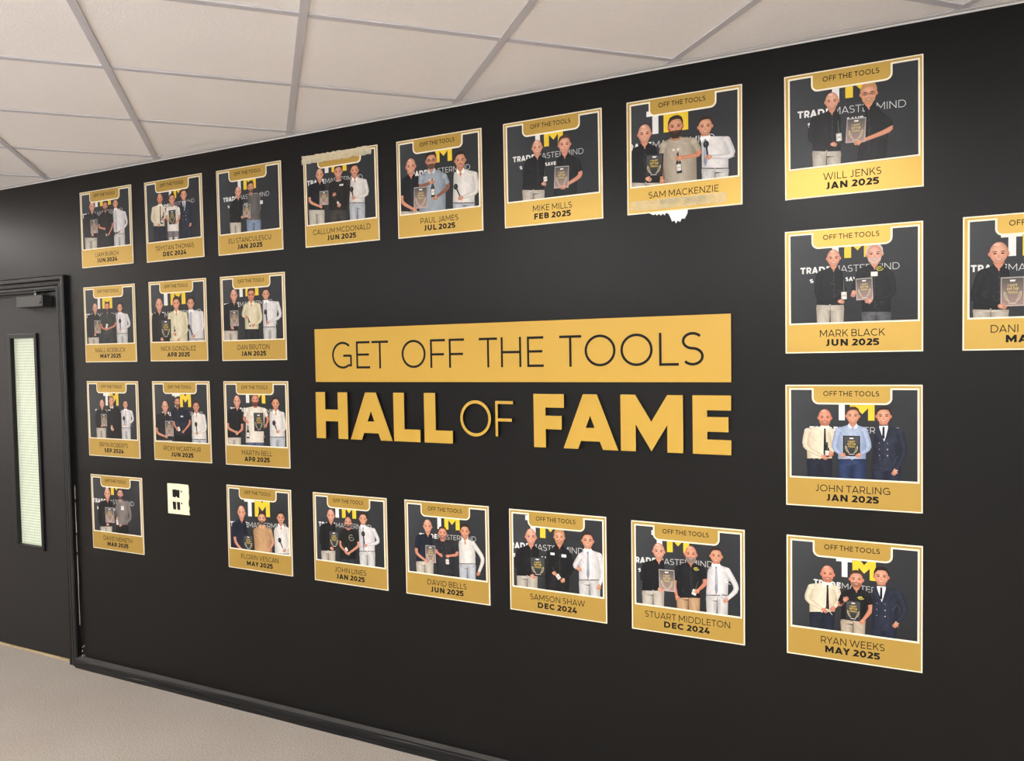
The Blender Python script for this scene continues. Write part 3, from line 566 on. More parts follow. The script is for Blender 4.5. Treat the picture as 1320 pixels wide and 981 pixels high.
LOOKS = dict(
 K=dict(c='1b1c20', e='0c0c0f', slv=1, pants='cfc8bb', pe='a09788', belt='1a1715', hair=None, collar='101013', skin='e0a284'),
 Ks=dict(c='1c1e24', e='0d0e12', slv=0, pants='d2cbbe', pe='a59c8c', belt='16140f', hair=None, collar='101114', skin='dd9d7e'),
 Ns=dict(c='1c2436', e='0e1220', slv=0, pants='d6cfc0', pe='a59c8c', belt=None, hair=None, collar='121827', skin='dd9d7e'),
 B=dict(c='f0e6cf', e='c4b596', slv=1, pants='22293b', pe='121623', belt='15120f', hair=None, collar='fbf3e0', tie='14151a', skin='e08e70', beard='a8694e'),
 J=dict(c='31374a', e='191d2a', slv=1, pants='293047', pe='151a29', hair='2a1c16', suit=1, skin='dc9a78'),
 Wt=dict(c='eeeae6', e='b9b6b8', slv=1, pants='dcdad6', pe='aaa9a6', belt='4a2f22', hair='33241c', collar='faf8f5', tie='9aa3b8', stripe='c9cedb', skin='d99a78'),
 W=dict(c='f1ece4', e='bdb8b2', slv=1, pants='c9ccd0', pe='989ba2', belt='503526', hair='2b1d17', collar='fbf8f2', skin='d4926e', open=1),
 Wm=dict(c='f1ece4', e='bdb8b2', slv=1, pants='c9ccd0', pe='989ba2', belt='3b2a20', hair='2b1d17', collar='fbf8f2', skin='d4926e', mous='4a3022', open=1),
 G8=dict(c='1d1e21', e='0d0e10', slv=0, pants='232427', pe='141518', hair='c08f5c', quiff=1, glasses=1, collar='121316', skin='e4a27e', beard='c08a66'),
 G9=dict(c='1e2023', e='0e0f11', slv=1, pants='6c6e72', pe='45474b', hair='cfc3b8', thin=1, collar='121316', skin='e3a58e', beard='cbb3a4'),
 G24=dict(c='bccbe2', e='8696b4', slv=1, pants='33466f', pe='1a2746', belt='231a15', hair='46301f', collar='d2def0', skin='dd9a78'),
 G23=dict(c='1c1e22', e='0d0e10', slv=0, pants='cdbda8', pe='9a8a75', belt=None, hair='4a3124', collar='101114', skin='dd987a', beard='8a5438'),
 G7=dict(c='bfb3a0', e='8e8372', slv=0, pants='3a3a3e', pe='202024', hair='33231a', skin='d9946f', beard='33221a', big=1, tee=1, logo='e9e4d8'),
 G22=dict(c='1d1f24', e='0e0f12', slv=0, pants='d2ae88', pe='9a7855', belt='2c1c14', hair=None, collar='111216', skin='da8e70', beard='8c7768', big=1),
 G21=dict(c='1c1d20', e='0d0d10', slv=1, pants='1d1e22', pe='121316', hair='b98a56', quiff=1, collar='101114', skin='e0a07c', beard='b07d50'),
 G6=dict(c='1e2124', e='0e1012', slv=0, pants='202326', pe='131517', hair='51382b', collar='131517', skin='e2a084'),
 G5=dict(c='aab3bb', e='7a858f', slv=0, pants='23272c', pe='121417', hair='1e1714', glasses=1, collar='bfc8d0', skin='cf8f70', beard='46302a', quiff=1, ink='6b4a3c', logo='e9e2c8'),
 G20=dict(c='34353a', e='1b1c20', slv=0, pants='141518', pe='0b0b0d', hair='4a3026', skin='db9377', beard='915c45', tee=1),
 G19=dict(c='1f211f', e='10110f', slv=0, pants='363a44', pe='1d2028', hair='2a1f1a', skin='dc9a7c', beard='30221b', thin=1, tee=1),
 G18=dict(c='cfa478', e='9c7850', slv=0, pants='c49a70', pe='94714b', hair='241a15', skin='d9a080', beard='30211a', collar='dab186', quiff=1),
 G4=dict(c='292522', e='151210', slv=1, pants='4a453e', pe='2f2b26', hair='241b18', collar='e8e4de', skin='d8947a', crew=1),
 G3=dict(c='6f6c6a', e='474442', slv=1, pants='8f9fb5', pe='66778f', belt='5a3d2a', hair='30221a', collar='7a7776', skin='d59270', beard='452f22', quiff=1),
 G2=dict(c='f3eee6', e='c6bfb4', slv=0, pants='86817f', pe='5c5857', hair='2a201c', skin='d79478', tee=1, shorts=1),
 G1=dict(c='222220', e='121210', slv=0, pants='25241f', pe='161512', hair='4a2f24', collar='111110', skin='d88f72', beard='5a3b2a'),
 G11=dict(c='3f423f', e='232622', slv=0, pants='35383c', pe='1c1e21', hair='2b1f1a', collar='2b2e2b', skin='d88c6c', beard='4a3026', big=1),
 G12=dict(c='eee6c8', e='c2b78f', slv=1, pants='2a2a2a', pe='151515', hair='2c1d17', quiff=1, collar='f7f0d6', skin='dd9672', open=1),
 G13=dict(c='ece3c4', e='bdb18c', slv=1, pants='2b2c2e', pe='161719', hair='3c2419', quiff=1, glasses=1, collar='f5eed4', skin='dc8f70', beard='b56f50', open=1),
 G14=dict(c='15161a', e='0a0a0d', slv=1, pants='15161a', pe='0b0b0e', hair='8a6340', collar='e2dccf', skin='e09b7c'),
 G15=dict(c='1c2233', e='0e1220', slv=0, pants='121317', pe='0a0a0d', hair='1e1613', collar='141a28', skin='cf8a6a', beard='40291f'),
 G16=dict(c='f1eadc', e='c5baa6', slv=0, pants='5d6b85', pe='394660', hair='7a4a33', skin='dc8f72', beard='6a3d2a', big=1, tee=1),
 G17=dict(c='8f8682', e='655d5a', slv=1, pants='15161a', pe='0b0b0e', hair='231a17', collar='9a918d', skin='d99a80', beard='2c201b'),
)
def jit(v, a, s): return v+random.Random(s).uniform(-a, a)
def person(I, sp, parts):
    _, lk, cx, ty, by, slx, sly, srx, sry, wlx, wly, wrx, wry, arms = sp
    D = LOOKS[lk]; H = by-ty; Wd = H*.355; cy = ty+H*.5; sd = int(cx*3+ty)
    c, e, sk = hx(D['c']), hx(D['e']), hx(D['skin']); sd2 = mix(sk, (.45, .18, .12), .45); blush = mix(sk, (.85, .35, .28), .16)
    # trousers
    p, pe = hx(D['pants']), hx(D['pe']); bot = 800; ww = wrx-wlx; mid = (wlx+wrx)/2
    if wly < 760:
        k = min(1.2, (bot-wly)/260.)
        if D.get('shorts'):
            I.cloth([(wlx, wly, mid+2, wry), (wlx-8, wly+120, mid-2, wly+125)], p, pe, sd, 5, .5)
            I.cloth([(mid-2, wry, wrx, wry), (mid+2, wly+125, wrx+6, wry+120)], p, pe, sd+1, 5, .5)
            I.limb([(wlx+ww*.25, wly+110), (wlx+ww*.25, 800)], [ww*.36, ww*.30], hx('dcd6d0'), hx('aaa39c'), False)
            I.limb([(wrx-ww*.25, wly+110), (wrx-ww*.25, 800)], [ww*.36, ww*.30], hx('dcd6d0'), hx('aaa39c'), False)
        else:
            I.cloth([(wlx+2, wly-8, wrx-2, wry-8), (wlx-4, wly+50*k, wrx+4, wry+50*k), (wlx-2, wly+70*k, wrx+2, wry+70*k)], p, pe, sd, 9, .4)
            I.cloth([(wlx-2, wly+60*k, mid-1, wly+66*k), (wlx+3, bot, mid-9*k, bot)], p, pe, sd+1, 5, .45)
            I.cloth([(mid+1, wry+66*k, wrx+2, wry+60*k), (mid+9*k, bot, wrx-3, bot)], p, pe, sd+2, 5, .45)
            I.line([(mid, wly+4), (mid+2, wly+66*k), (mid, bot)], 3, mix(pe, (0, 0, 0), .35))
            for t in (.14, .86): I.line([(wlx+ww*t, wly+2), (wlx+ww*(t+(.05 if t < .5 else -.05)), wly+55*k)], 2, mix(p, pe, .8))
        if D.get('belt'): I.line([(wlx, wly+2), (mid, (wly+wry)/2+6), (wrx, wry+2)], max(9, H*.075), hx(D['belt'])); I.ell(mid, (wly+wry)/2+6, 6, 5, hx('b9b2a0'))
    # upper arms that fall behind the torso edge, torso, neck
    chin = by; nk = H*.19
    I.limb([(cx, by-H*.25), (cx, by+H*.16)], [nk*2.1, nk*2.4], mix(sk, sd2, .35), sd2, False)
    lx, ly, rx, ry = slx, sly, srx, sry
    ins = H*.07
    rows = [(cx-nk*1.1, by-H*.01, cx+nk*1.1, by-H*.01), (cx-nk*1.5, by+H*.05, cx+nk*1.5, by+H*.05),
            (cx+(lx-cx)*.50, max(by+H*.10, by+(ly-by)*.5), cx+(rx-cx)*.50, max(by+H*.10, by+(ry-by)*.5)),
            (cx+(lx-cx)*.80, max(by+H*.15, ly-H*.06), cx+(rx-cx)*.80, max(by+H*.15, ry-H*.06)),
            (lx+ins, max(by+H*.36, ly+H*.16), rx-ins, max(by+H*.36, ry+H*.16)),
            (lx+(wlx-lx)*.45+H*.05, ly+(wly-ly)*.38, rx+(wrx-rx)*.45-H*.05, ry+(wry-ry)*.38),
            (wlx, wly-H*.18, wrx, wry-H*.18), (wlx, wly+2, wrx, wry+2)]
    if D.get('tee') or D.get('suit') or lk in ('G5', 'G18', 'G11', 'G15', 'G22'): rows.append((wlx-4, wly+H*.22, wrx+4, wry+H*.22)); 
    I.cloth(rows, c, e, sd+5, 11, .38 if c[0] > .4 else .6)
    # fold strokes on the shirt
    rg = random.Random(sd)
    for q in range(7):
        t = rg.uniform(.12, .88); y0 = ly+(wly-ly)*rg.uniform(.2, .85); x0 = lx+(rx-lx)*t
        I.line([(x0, y0), (x0+rg.uniform(-30, 30), y0+rg.uniform(10, 34)), (x0+rg.uniform(-34, 34), y0+rg.uniform(38, 60))], rg.uniform(2, 5), mix(c, e, .75) if q % 2 else mix(c, (1, 1, 1), .10))
    # neck opening and collar
    if D.get('suit'):
        I.poly([(cx-nk*1.3, by+H*.05), (cx+nk*1.3, by+H*.03), (cx+nk*.2, by+H*.95)], hx('eef0f2'))
        I.limb([(cx, by+H*.1), (cx-2, by+H*.75)], [H*.10, H*.13], hx('20222c'), hx('101118'), False)
        for s in (-1, 1): I.poly([(cx+s*nk*1.15, by-H*.02), (cx+s*nk*2.3, by+H*.25), (cx+s*nk*2.0, by+H*.50), (cx+s*nk*.0, by+H*1.0), (cx+s*nk*1.1, by+H*.3)], mix(c, e, .35 if s < 0 else .6))
        I.line([(cx-1, by+H*.95), (cx-4, wly+H*.2)], 3, e)
        for k2 in range(3):
            for s in (-1, 1): I.ell(cx+s*H*.20-2, by+H*(1.0+.34*k2), 5, 5, hx('c9c8cc') if (k2 and s > 0) else mix(c, (1, 1, 1), .35))
    elif D.get('tee') or D.get('crew'):
        I.ell(cx, by+H*.06, nk*1.25, H*.11, mix(sk, sd2, .25), sd2)
        if D.get('crew'): I.line(arc(cx, by+H*.06, nk*1.4, H*.12, 20, 160, 8), 7, hx('d9d5cf'))
        else: I.line(arc(cx, by+H*.06, nk*1.35, H*.12, 0, 180, 8), 5, mix(c, e, .8))
    else:
        cc = hx(D['collar']); dp = .5 if D.get('open') else .3
        if D.get('tie'):
            I.poly([(cx-nk*.9, by+H*.02), (cx+nk*.9, by+H*.02), (cx, by+H*.28)], cc)
            tc = hx(D['tie']); L = max(H*1.5, (wly-by)*.97)
            I.poly([(cx-H*.06, by+H*.15), (cx+H*.06, by+H*.15), (cx+H*.04, by+H*.28), (cx-H*.04, by+H*.28)], mix(tc, (0, 0, 0), .2))
            I.cloth([(cx-H*.045, by+H*.27, cx+H*.045, by+H*.27), (cx-H*.085, by+L*.85, cx+H*.085, by+L*.85), (cx-3, by+L, cx+3, by+L)], tc, mix(tc, (0, 0, 0), .35), sd, 4, .3)
            if D.get('stripe'):
                for q in range(9): y0 = by+H*.33+q*(L*.5/9)*1.02; I.line([(cx-H*.05, y0+8), (cx+H*.05, y0-4)], 4, hx(D['stripe']))
        else:
            I.poly([(cx-nk*.95, by-H*.02), (cx+nk*.95, by-H*.02), (cx+H*.01, by+H*dp)], mix(sk, sd2, .3))
            I.line([(cx, by+H*dp), (cx+2, by+(wly-by)*.9)], 3, mix(c, e, .7) if c[0] > .4 else mix(c, (1, 1, 1), .12))
            for q in range(4): I.ell(cx+3, by+(wly-by)*(.3+.17*q), 3, 3, mix(c, (0, 0, 0), .35) if c[0] > .4 else mix(c, (1, 1, 1), .3), n=8)
        for s in (-1, 1): I.poly([(cx+s*nk*1.05, by-H*.06), (cx+s*nk*1.45, by+H*.10), (cx+s*nk*.95, by+H*.30), (cx+s*nk*.1, by+H*(.14 if D.get('tie') else .2)), (cx+s*nk*.8, by+H*.05)], cc)
    if D.get('logo'): 
        for dx in (-.10, .12): I.ell(cx+H*dx, by+H*.62, H*.07, H*.06, hx(D['logo']), mix(c, hx(D['logo']), .6))
    # arms
    for s, ex, ey, gx, gy in arms:
        sx, sy = (lx+H*.20, max(by+H*.34, ly+H*.15)) if s == 'L' else (rx-H*.20, max(by+H*.34, ry+H*.15))
        wu, we, wr = H*.37, H*.31, H*.19
        dx, dy = gx-ex, gy-ey; L = max(1, math.hypot(dx, dy)); hx0, hy0 = gx-dx/L*H*.10, gy-dy/L*H*.10
        if D['slv']:
            I.limb([(sx, sy), (ex, ey), (hx0, hy0)], [wu, we, wr*1.1], c, e)
            I.line([(hx0-dy/L*wr*.5, hy0+dx/L*wr*.5), (hx0+dy/L*wr*.5, hy0-dx/L*wr*.5)], 6, hx('f2f2f2') if D.get('suit') else mix(c, e, .6))
            # elbow crease
            I.line([(ex-wu*.2, ey-4), (ex+wu*.1, ey+2)], 3, e)
        else:
            fs = hx(D['ink']) if D.get('ink') else sk
            I.limb([(sx+(ex-sx)*.4, sy+(ey-sy)*.4), (ex, ey), (hx0, hy0)], [wu*.70, we*.80, wr*.85], mix(fs, sk, .3), mix(fs, sd2, .6))
            mx, my = sx+(ex-sx)*.68, sy+(ey-sy)*.68
            I.limb([(sx, sy), (mx, my)], [wu, wu*.88], c, e, False); I.ell(sx, sy, wu*.5, wu*.5, c, mix(c, e, .5), n=12)
        parts.append((gx, gy, dx/L, dy/L, H, sk, sd2))
    # head
    hr = hx(D['hair']) if D.get('hair') else None
    for s in (-1, 1): I.ell(cx+s*Wd*1.0, cy+H*.03, H*.055, H*.10, blush, sd2, n=10)
    if hr:
        hh = H*.07 if D.get('quiff') else H*.035
        I.ell(cx, ty+H*.34, Wd*1.05, H*.34+hh, mix(hr, (1, 1, 1), .10), hr, n=20, off=(-Wd*.2, -H*.15))
    I.ell(cx, cy+(H*.035 if hr else 0), Wd*(.97 if hr else 1), H*(.465 if hr else .5), mix(sk, (1, .93, .85), .25), mix(sk, sd2, .55), n=24, jaw=.26, off=(-Wd*.12, -H*.10))
    if not hr: I.ell(cx-Wd*.15, ty+H*.12, Wd*.42, H*.06, mix(sk, (1, 1, 1), .45), mix(sk, (1, .93, .85), .2), n=12)
    if D.get('big'):
        bd = hx(D['beard']); I.poly([(cx-Wd*.98, cy+H*.06), (cx-Wd*.72, cy+H*.16), (cx-Wd*.4, cy+H*.20), (cx+Wd*.4, cy+H*.20), (cx+Wd*.72, cy+H*.16), (cx+Wd*.98, cy+H*.06), (cx+Wd*.80, cy+H*.42), (cx+Wd*.4, by+H*.08), (cx-Wd*.4, by+H*.08), (cx-Wd*.80, cy+H*.42)], bd)
    elif D.get('beard'):
        bd = mix(hx(D['beard']), sk, .22); I.poly([(cx-Wd*.95, cy+H*.07), (cx-Wd*.75, cy+H*.22), (cx-Wd*.42, cy+H*.185), (cx+Wd*.42, cy+H*.185), (cx+Wd*.75, cy+H*.22), (cx+Wd*.95, cy+H*.07), (cx+Wd*.74, cy+H*.36), (cx+Wd*.34, by-H*.01), (cx-Wd*.34, by-H*.01), (cx-Wd*.74, cy+H*.36)], bd)
    if hr and not D.get('thin'):
        q = .17 if not D.get('quiff') else .19
        I.poly([(cx-Wd*1.0, cy+H*.0), (cx-Wd*1.03, ty+H*.26), (cx-Wd*.78, ty+H*.05), (cx-Wd*.2, ty-H*.03), (cx+Wd*.4, ty-H*.03), (cx+Wd*.86, ty+H*.08), (cx+Wd*1.04, ty+H*.28), (cx+Wd*1.0, cy+H*.0), (cx+Wd*.86, ty+H*.30), (cx+Wd*.62, ty+H*q), (cx+Wd*.1, ty+H*(q-.02)), (cx-Wd*.5, ty+H*(q+.01)), (cx-Wd*.84, ty+H*.31)], hr)
        if D.get('quiff'): I.ell(cx+Wd*.1, ty+H*.03, Wd*.72, H*.09, mix(hr, (1, 1, 1), .12), hr, n=12, rot=-.1)
    elif hr:
        for s in (-1, 1): I.limb([(cx+s*Wd*.97, ty+H*.24), (cx+s*Wd*1.0, cy+H*.02)], [H*.05, H*.05], hr, hr)
    dk = (.16, .09, .07); ey = cy+H*.0
    for s in (-1, 1):
        I.ell(cx+s*Wd*.42, ey+H*.005, Wd*.27, H*.05, mix(sk, sd2, .65), mix(sk, sd2, .3), n=12)
        I.line([(cx+s*Wd*.20, ey-H*.065), (cx+s*Wd*.45, ey-H*.088), (cx+s*Wd*.68, ey-H*.060)], max(3.5, H*.034), mix(hr or (.35, .2, .15), dk, .5))
        I.ell(cx+s*Wd*.42, ey+H*.012, Wd*.17, H*.028, dk, dk, n=8)
    I.poly([(cx-Wd*.08, ey+H*.02), (cx+Wd*.05, ey), (cx+Wd*.20, ey+H*.17), (cx-Wd*.16, ey+H*.175)], mix(sk, blush, .8)); I.line([(cx-Wd*.17, ey+H*.178), (cx, ey+H*.195), (cx+Wd*.2, ey+H*.174)], max(2, H*.016), sd2)
    for s in (-1, 1): I.ell(cx+s*Wd*.58, ey+H*.15, Wd*.22, H*.06, blush, mix(sk, blush, .3), n=10)
    if D.get('mous') or D.get('beard'): I.poly([(cx-Wd*.46, cy+H*.25), (cx-Wd*.2, cy+H*.205), (cx+Wd*.2, cy+H*.205), (cx+Wd*.46, cy+H*.25), (cx+Wd*.2, cy+H*.245), (cx-Wd*.2, cy+H*.245)], hx(D.get('mous') or D['beard']))
    smile = lk not in ('G6', 'W', 'G16', 'G5', 'G7')
    if smile:
        I.poly([(cx-Wd*.38, cy+H*.245), (cx, cy+H*.265), (cx+Wd*.38, cy+H*.245), (cx+Wd*.22, cy+H*.31), (cx, cy+H*.325), (cx-Wd*.22, cy+H*.31)], (.55, .2, .18))
        I.poly([(cx-Wd*.30, cy+H*.256), (cx, cy+H*.272), (cx+Wd*.30, cy+H*.256), (cx+Wd*.15, cy+H*.295), (cx-Wd*.15, cy+H*.295)], (.97, .94, .90))
    else: I.line([(cx-Wd*.34, cy+H*.275), (cx, cy+H*.285), (cx+Wd*.34, cy+H*.272)], max(3, H*.022), (.58, .25, .22))
    if D.get('glasses'):
        for s in (-1, 1): I.line(arc(cx+s*Wd*.42, ey+H*.01, Wd*.34, H*.075, 0, 360, 12), 3.6, (.1, .08, .09))
        I.line([(cx-Wd*.1, ey), (cx+Wd*.1, ey)], 3, (.1, .08, .09))
def hand(I, gx, gy, dx, dy, H, sk, sd):
    r = H*.115; a = math.atan2(dy, dx)
    I.ell(gx, gy, r*1.15, r*.92, mix(sk, (1, .93, .85), .15), mix(sk, sd, .6), n=14, rot=a)
    for k in range(4):
        o = (k-1.5)*r*.46; bx, by = gx+dx*r*.5-dy*o, gy+dy*r*.5+dx*o; L = r*(1.15, 1.35, 1.3, 1.0)[k]
        I.limb([(bx, by), (bx+dx*L*.6, by+dy*L*.6), (bx+dx*L-dy*L*.12, by+dy*L+dx*L*.12)], [r*.44, r*.42, r*.34], mix(sk, (1, .93, .85), .12), mix(sk, sd, .75))
    I.limb([(gx-dx*r*.3+dy*r*.7, gy-dy*r*.3-dx*r*.7), (gx+dx*r*.5+dy*r*1.25, gy+dy*r*.5-dx*r*1.25)], [r*.5, r*.4], sk, mix(sk, sd, .7))
def award(I, st, cx, cy, w, h, tilt):
    t = math.radians(tilt); 
    def q(a, b): x, y = a*w, b*h; return (cx+x*math.cos(t)-y*math.sin(t), cy+x*math.sin(t)+y*math.cos(t))
    R = lambda s, tt=None: [q(-s, -(tt or s)), q(s, -(tt or s)), q(s, tt or s), q(-s, tt or s)]
    if st == 'k': I.poly(R(.5), hx('17181b')); I.grad(R(.43, .45), hx('4c4d50'), hx('2c2d30'))
    else: I.grad(R(.5), hx('8d8a88'), hx('c9b6b0')); I.grad(R(.44, .46), hx('55534f'), hx('a98f88'))
    g = hx('e3c24a') if st == 'k' else hx('ddc67c')
    I.poly([q(-.12, -.40), q(.12, -.40), q(.10, -.34), q(-.10, -.34)], hx('f2f0ea'))
    for txt, y, hw in (('I GOT', -.17, .20), ('OFF THE', -.05, .24), ('TOOLS', .07, .20)):
        p0 = q(-hw, y); p1 = q(hw, y); I.text(txt, .22, p0[0], p1[0], p0[1], h*.085, g, slope=(p1[1]-p0[1])/max(1, p1[0]-p0[0]))
    for s in (-1, 1):
        I.line([q(s*(.34-.0*k), .0+.0*k) for k in (0,)]+[q(s*.36, .10), q(s*.28, .26), q(s*.12, .34)], max(3, w*.03), hx('d8cb92'))
        for k in range(4): a = .0+.09*k; I.line([q(s*(.37-.05*k), a), q(s*(.24-.03*k), a+.08)], max(2.5, w*.02), hx('e3dab4'))
    I.line([q(-.16, .40), q(.16, .40)], 4, hx('f4e8e2'))
    I.line([q(-.47, -.47), q(.47, -.47)], 3, hx('d9d7d2') if st == 's' else hx('3a3b3e'))
def bottle(I, bx, by, tx, ty):
    L = math.hypot(tx-bx, ty-by); dx, dy = (tx-bx)/L, (ty-by)/L; P = lambda t: (bx+dx*L*t, by+dy*L*t); w = min(46, max(26, L*.30))
    I.limb([P(0), P(.5)], [w, w], hx('343a2e'), hx('0b0c0a'), False); I.limb([P(.5), P(.68)], [w, w*.42], hx('23251f'), hx('0b0c0a'), False)
    I.limb([P(.66), P(1)], [w*.40, w*.36], hx('1d1d1c'), hx('090909'), False)
    I.limb([P(.12), P(.44)], [w*.86, w*.86], hx('f5f3ee'), hx('cfcac2'), False)
    I.line([P(.26), P(.30)], w*.5, hx('9a948c'))
    I.limb([P(.47), P(.60), P(.72), P(.97)], [w*.16, w*.14, w*.10, w*.09], hx('7d8274'), hx('3c4036'), False)
def mic(I, hx_, hy_, gx, gy):
    I.limb([(hx_, hy_), (gx, gy)], [16, 13], hx('2a2a2e'), hx('0c0c0e')); I.ell(hx_, hy_, 25, 30, hx('34353a'), hx('0d0d10'), n=14)
    I.ell(hx_-6, hy_-6, 7, 8, hx('6c6d74'), hx('2a2b2e'), n=8)

def plaque(D, label, plabels):
    cx, cz = D['c']; rot = max(-.006, min(.006, D['r']))
    t = empty('award_plaque', (cx, 0, cz+EYE), (0, -rot, 0)); tag(t, label, 'plaque', 'gold award plaques on the black wall')
    h = SIZE/2
    bm = bmesh.new(); bm_box(bm, -h, h, -.004, 0, -h, h, .0005); link('backing_board', bm_mesh('backing_board', bm), CREAM, t)
    m = lambda x, y: ((x/1000-.5)*SIZE, (.5-y/1000)*SIZE)
    bm = bmesh.new(); extrude_poly(bm, [m(10, 10), m(990, 10), m(990, 990), m(10, 990)], -.0043, -.0039); link('gold_panel', bm_mesh('gold_panel', bm), GOLD, t)
    # backdrop print
    I = Ink(0); B0 = hx('3b3e41'); B1 = hx('26282b'); rgs = random.Random(int(cx*1000))
    for i in range(4):
        for j in range(4):
            x0, x1, y0, y1 = 30+236*i, 30+236*(i+1), 30+184*j, 30+184*(j+1)
            cf = lambda x, y: mix(mix(hx('4a4e52'), B1, min(1, x/500)), mix(B0, B1, y/760), .55)
            I.tri([(x0, y0), (x1, y0), (x1, y1)], [cf(x0, y0), cf(x1, y0), cf(x1, y1)]); I.tri([(x0, y0), (x1, y1), (x0, y1)], [cf(x0, y0), cf(x1, y1), cf(x0, y1)])
    I.up()
    # logo and wording on the printed backdrop
    mx0, my0, mx1, my1 = D['M']; w = mx1-mx0; sl = (my1-my0)/w; WH = hx('eeeeea'); YE = hx('f2cf3a')
    Hm = w*.95; s = w*.25; yb = lambda x: my0+sl*(x-mx0)
    tx = mx0-.34*w
    I.poly([(tx-s/2, yb(tx)), (tx-s/2, yb(tx)-Hm), (tx+s/2, yb(tx)-Hm), (tx+s/2, yb(tx))], WH)
    I.poly([(tx-w*.37, yb(tx)-Hm*.77), (tx-w*.37, yb(tx)-Hm), (tx+w*.33, yb(tx)-Hm), (tx+w*.33, yb(tx)-Hm*.77)], WH)
    def q(a, b): x = mx0+w*a; return (x, yb(x)-Hm*b)
    I.poly([q(0, 0), q(0, 1), q(.30, 1), q(.5, .72), q(.70, 1), q(1, 1), q(1, 0), q(.74, 0), q(.74, .58), q(.5, .30), q(.26, .58), q(.26, 0)], YE)
    cap = .27*w; x0 = mx0-1.71*w; x1 = mx0+2.04*w; xs = x0+(x1-x0)*.327; yy = yb(x0)+.57*w
    I.text('TRADE', .24, x0, xs-w*.03, yy, cap, WH, sl); I.text('MASTERMIND', .085, xs+w*.03, x1, yy+sl*(xs-x0), cap, hx('d9d9d6'), sl)
    y2 = yy+.40*w; I.text('S', .24, x0+.36*w, x0+.52*w, y2, cap*.62, WH, sl); I.text('SAVE', .24, x0+1.75*w, x0+2.32*w, y2, cap*.62, WH, sl)
    z = I.z+1; print_obj = I.build('photo_print', t, .0044)
    # people and what they hold, all part of the flat print
    hands = []; n = 0
    for sp in [s_ for s_ in D['i'] if s_[0] == 'P']:
        I = Ink(z); person(I, sp, hands); z = I.z+1
        o = I.build('printed_person', print_obj, .0044)
        if o: o['label'] = PLAB.get(sp[1], 'printed person')
    for sp in D['i']:
        if sp[0] == 'P': continue
        I = Ink(z); k = sp[0]
        if k == 'A': award(I, *sp[1:]); nm = 'printed_award'
        elif k == 'B': bottle(I, *sp[1:]); nm = 'printed_bottle'
        elif k == 'C': mic(I, *sp[1:]); nm = 'printed_microphone'
        elif k == 'G':
            cc = {'w': hx('e9e7e2'), 'y': hx('c9c04c'), 'o': hx('b9b49c')}[sp[1]]; nm = 'printed_badge'
            if sp[1] == 'w': a, b, w_, h_ = sp[2:]; I.poly([(a-w_/2, b-h_/2), (a+w_/2, b-h_/2), (a+w_/2, b+h_/2), (a-w_/2, b+h_/2)], cc)
            else:
                a, b, w_, h_ = sp[2:]; I.line(arc(a, b, w_/2, h_/2, 0, 300, 14), 6, cc); I.line([(a-w_*.3, b), (a+w_*.3, b-h_*.1)], 6, cc)
        z = I.z+1; I.build(nm, print_obj, .0044)
    I = Ink(z)
    for hd in hands: hand(I, *hd)
    z = I.z+1; I.build('printed_hands', print_obj, .0044)
    yf = .0044+(z+2)*.000005
    # header tab and the white outlines
    def rr(x0, x1, y0, y1, rad, n=6):
        return [(x0, y0)]+[(x0, y1-rad)]+[(x0+rad-rad*math.cos(PI/2*k/n), y1-rad+rad*math.sin(PI/2*k/n)) for k in range(1, n)]+[(x0+rad, y1)]+[(x1-rad, y1)]+[(x1-rad+rad*math.sin(PI/2*k/n), y1-rad+rad*math.cos(PI/2*k/n)) for k in range(1, n)]+[(x1, y1-rad), (x1, y0)]
    tab = rr(217, 778, 22, 146, 42)
    bm = bmesh.new(); extrude_poly(bm, [m(*p) for p in tab], -yf, -.004); link('header_tab', bm_mesh('header_tab', bm), GOLD, t)
    bm = bmesh.new(); path = [(37, 34)]+[(211, 34)]+rr(211, 784, 34, 152, 46)[1:-1]+[(784, 34), (971, 34), (971, 761), (37, 761)]
    L, R = offset_line(path, 6.5, True); n_ = len(path)
    for i in range(n_):
        j = (i+1) % n_; extrude_poly(bm, [m(*L[i]), m(*L[j]), m(*R[j]), m(*R[i])], -yf-.00005, -.0042)
    link('white_outline', bm_mesh('white_outline', bm), CREAM, t)
    def txt(name, s, w, x0, x1, base, cap, mt=BLACKP):
        bm = bmesh.new()
        y_ = yf if name == 'header_text' else .0043
        for kk, pl in enumerate(fit_text(s, w, x0, x1, -base, cap)):
            P = [m(a, -b) for a, b in pl]; extrude_poly(bm, P, -y_-.00010, -y_+.00005, kk)
        return link(name, bm_mesh(name, bm), mt, t)
    txt('header_text', 'OFF THE TOOLS', .155, 291, 699, 91, 41)
    if D['n'] == 'DANI': txt('name_text', 'DANI', .12, 180, 352, 870, 57); txt('date_text', 'MAY 2025', .25, 275, 700, 944, 55)
    else: txt('name_text', D['n'], .12, 500, None, 871, 57); hw_ = 194*text_polys(D['d'], .25)[1]/text_polys('JAN 2025', .25)[1]; txt('date_text', D['d'], .25, 500-hw_, 500+hw_, 945, 55)
    return t
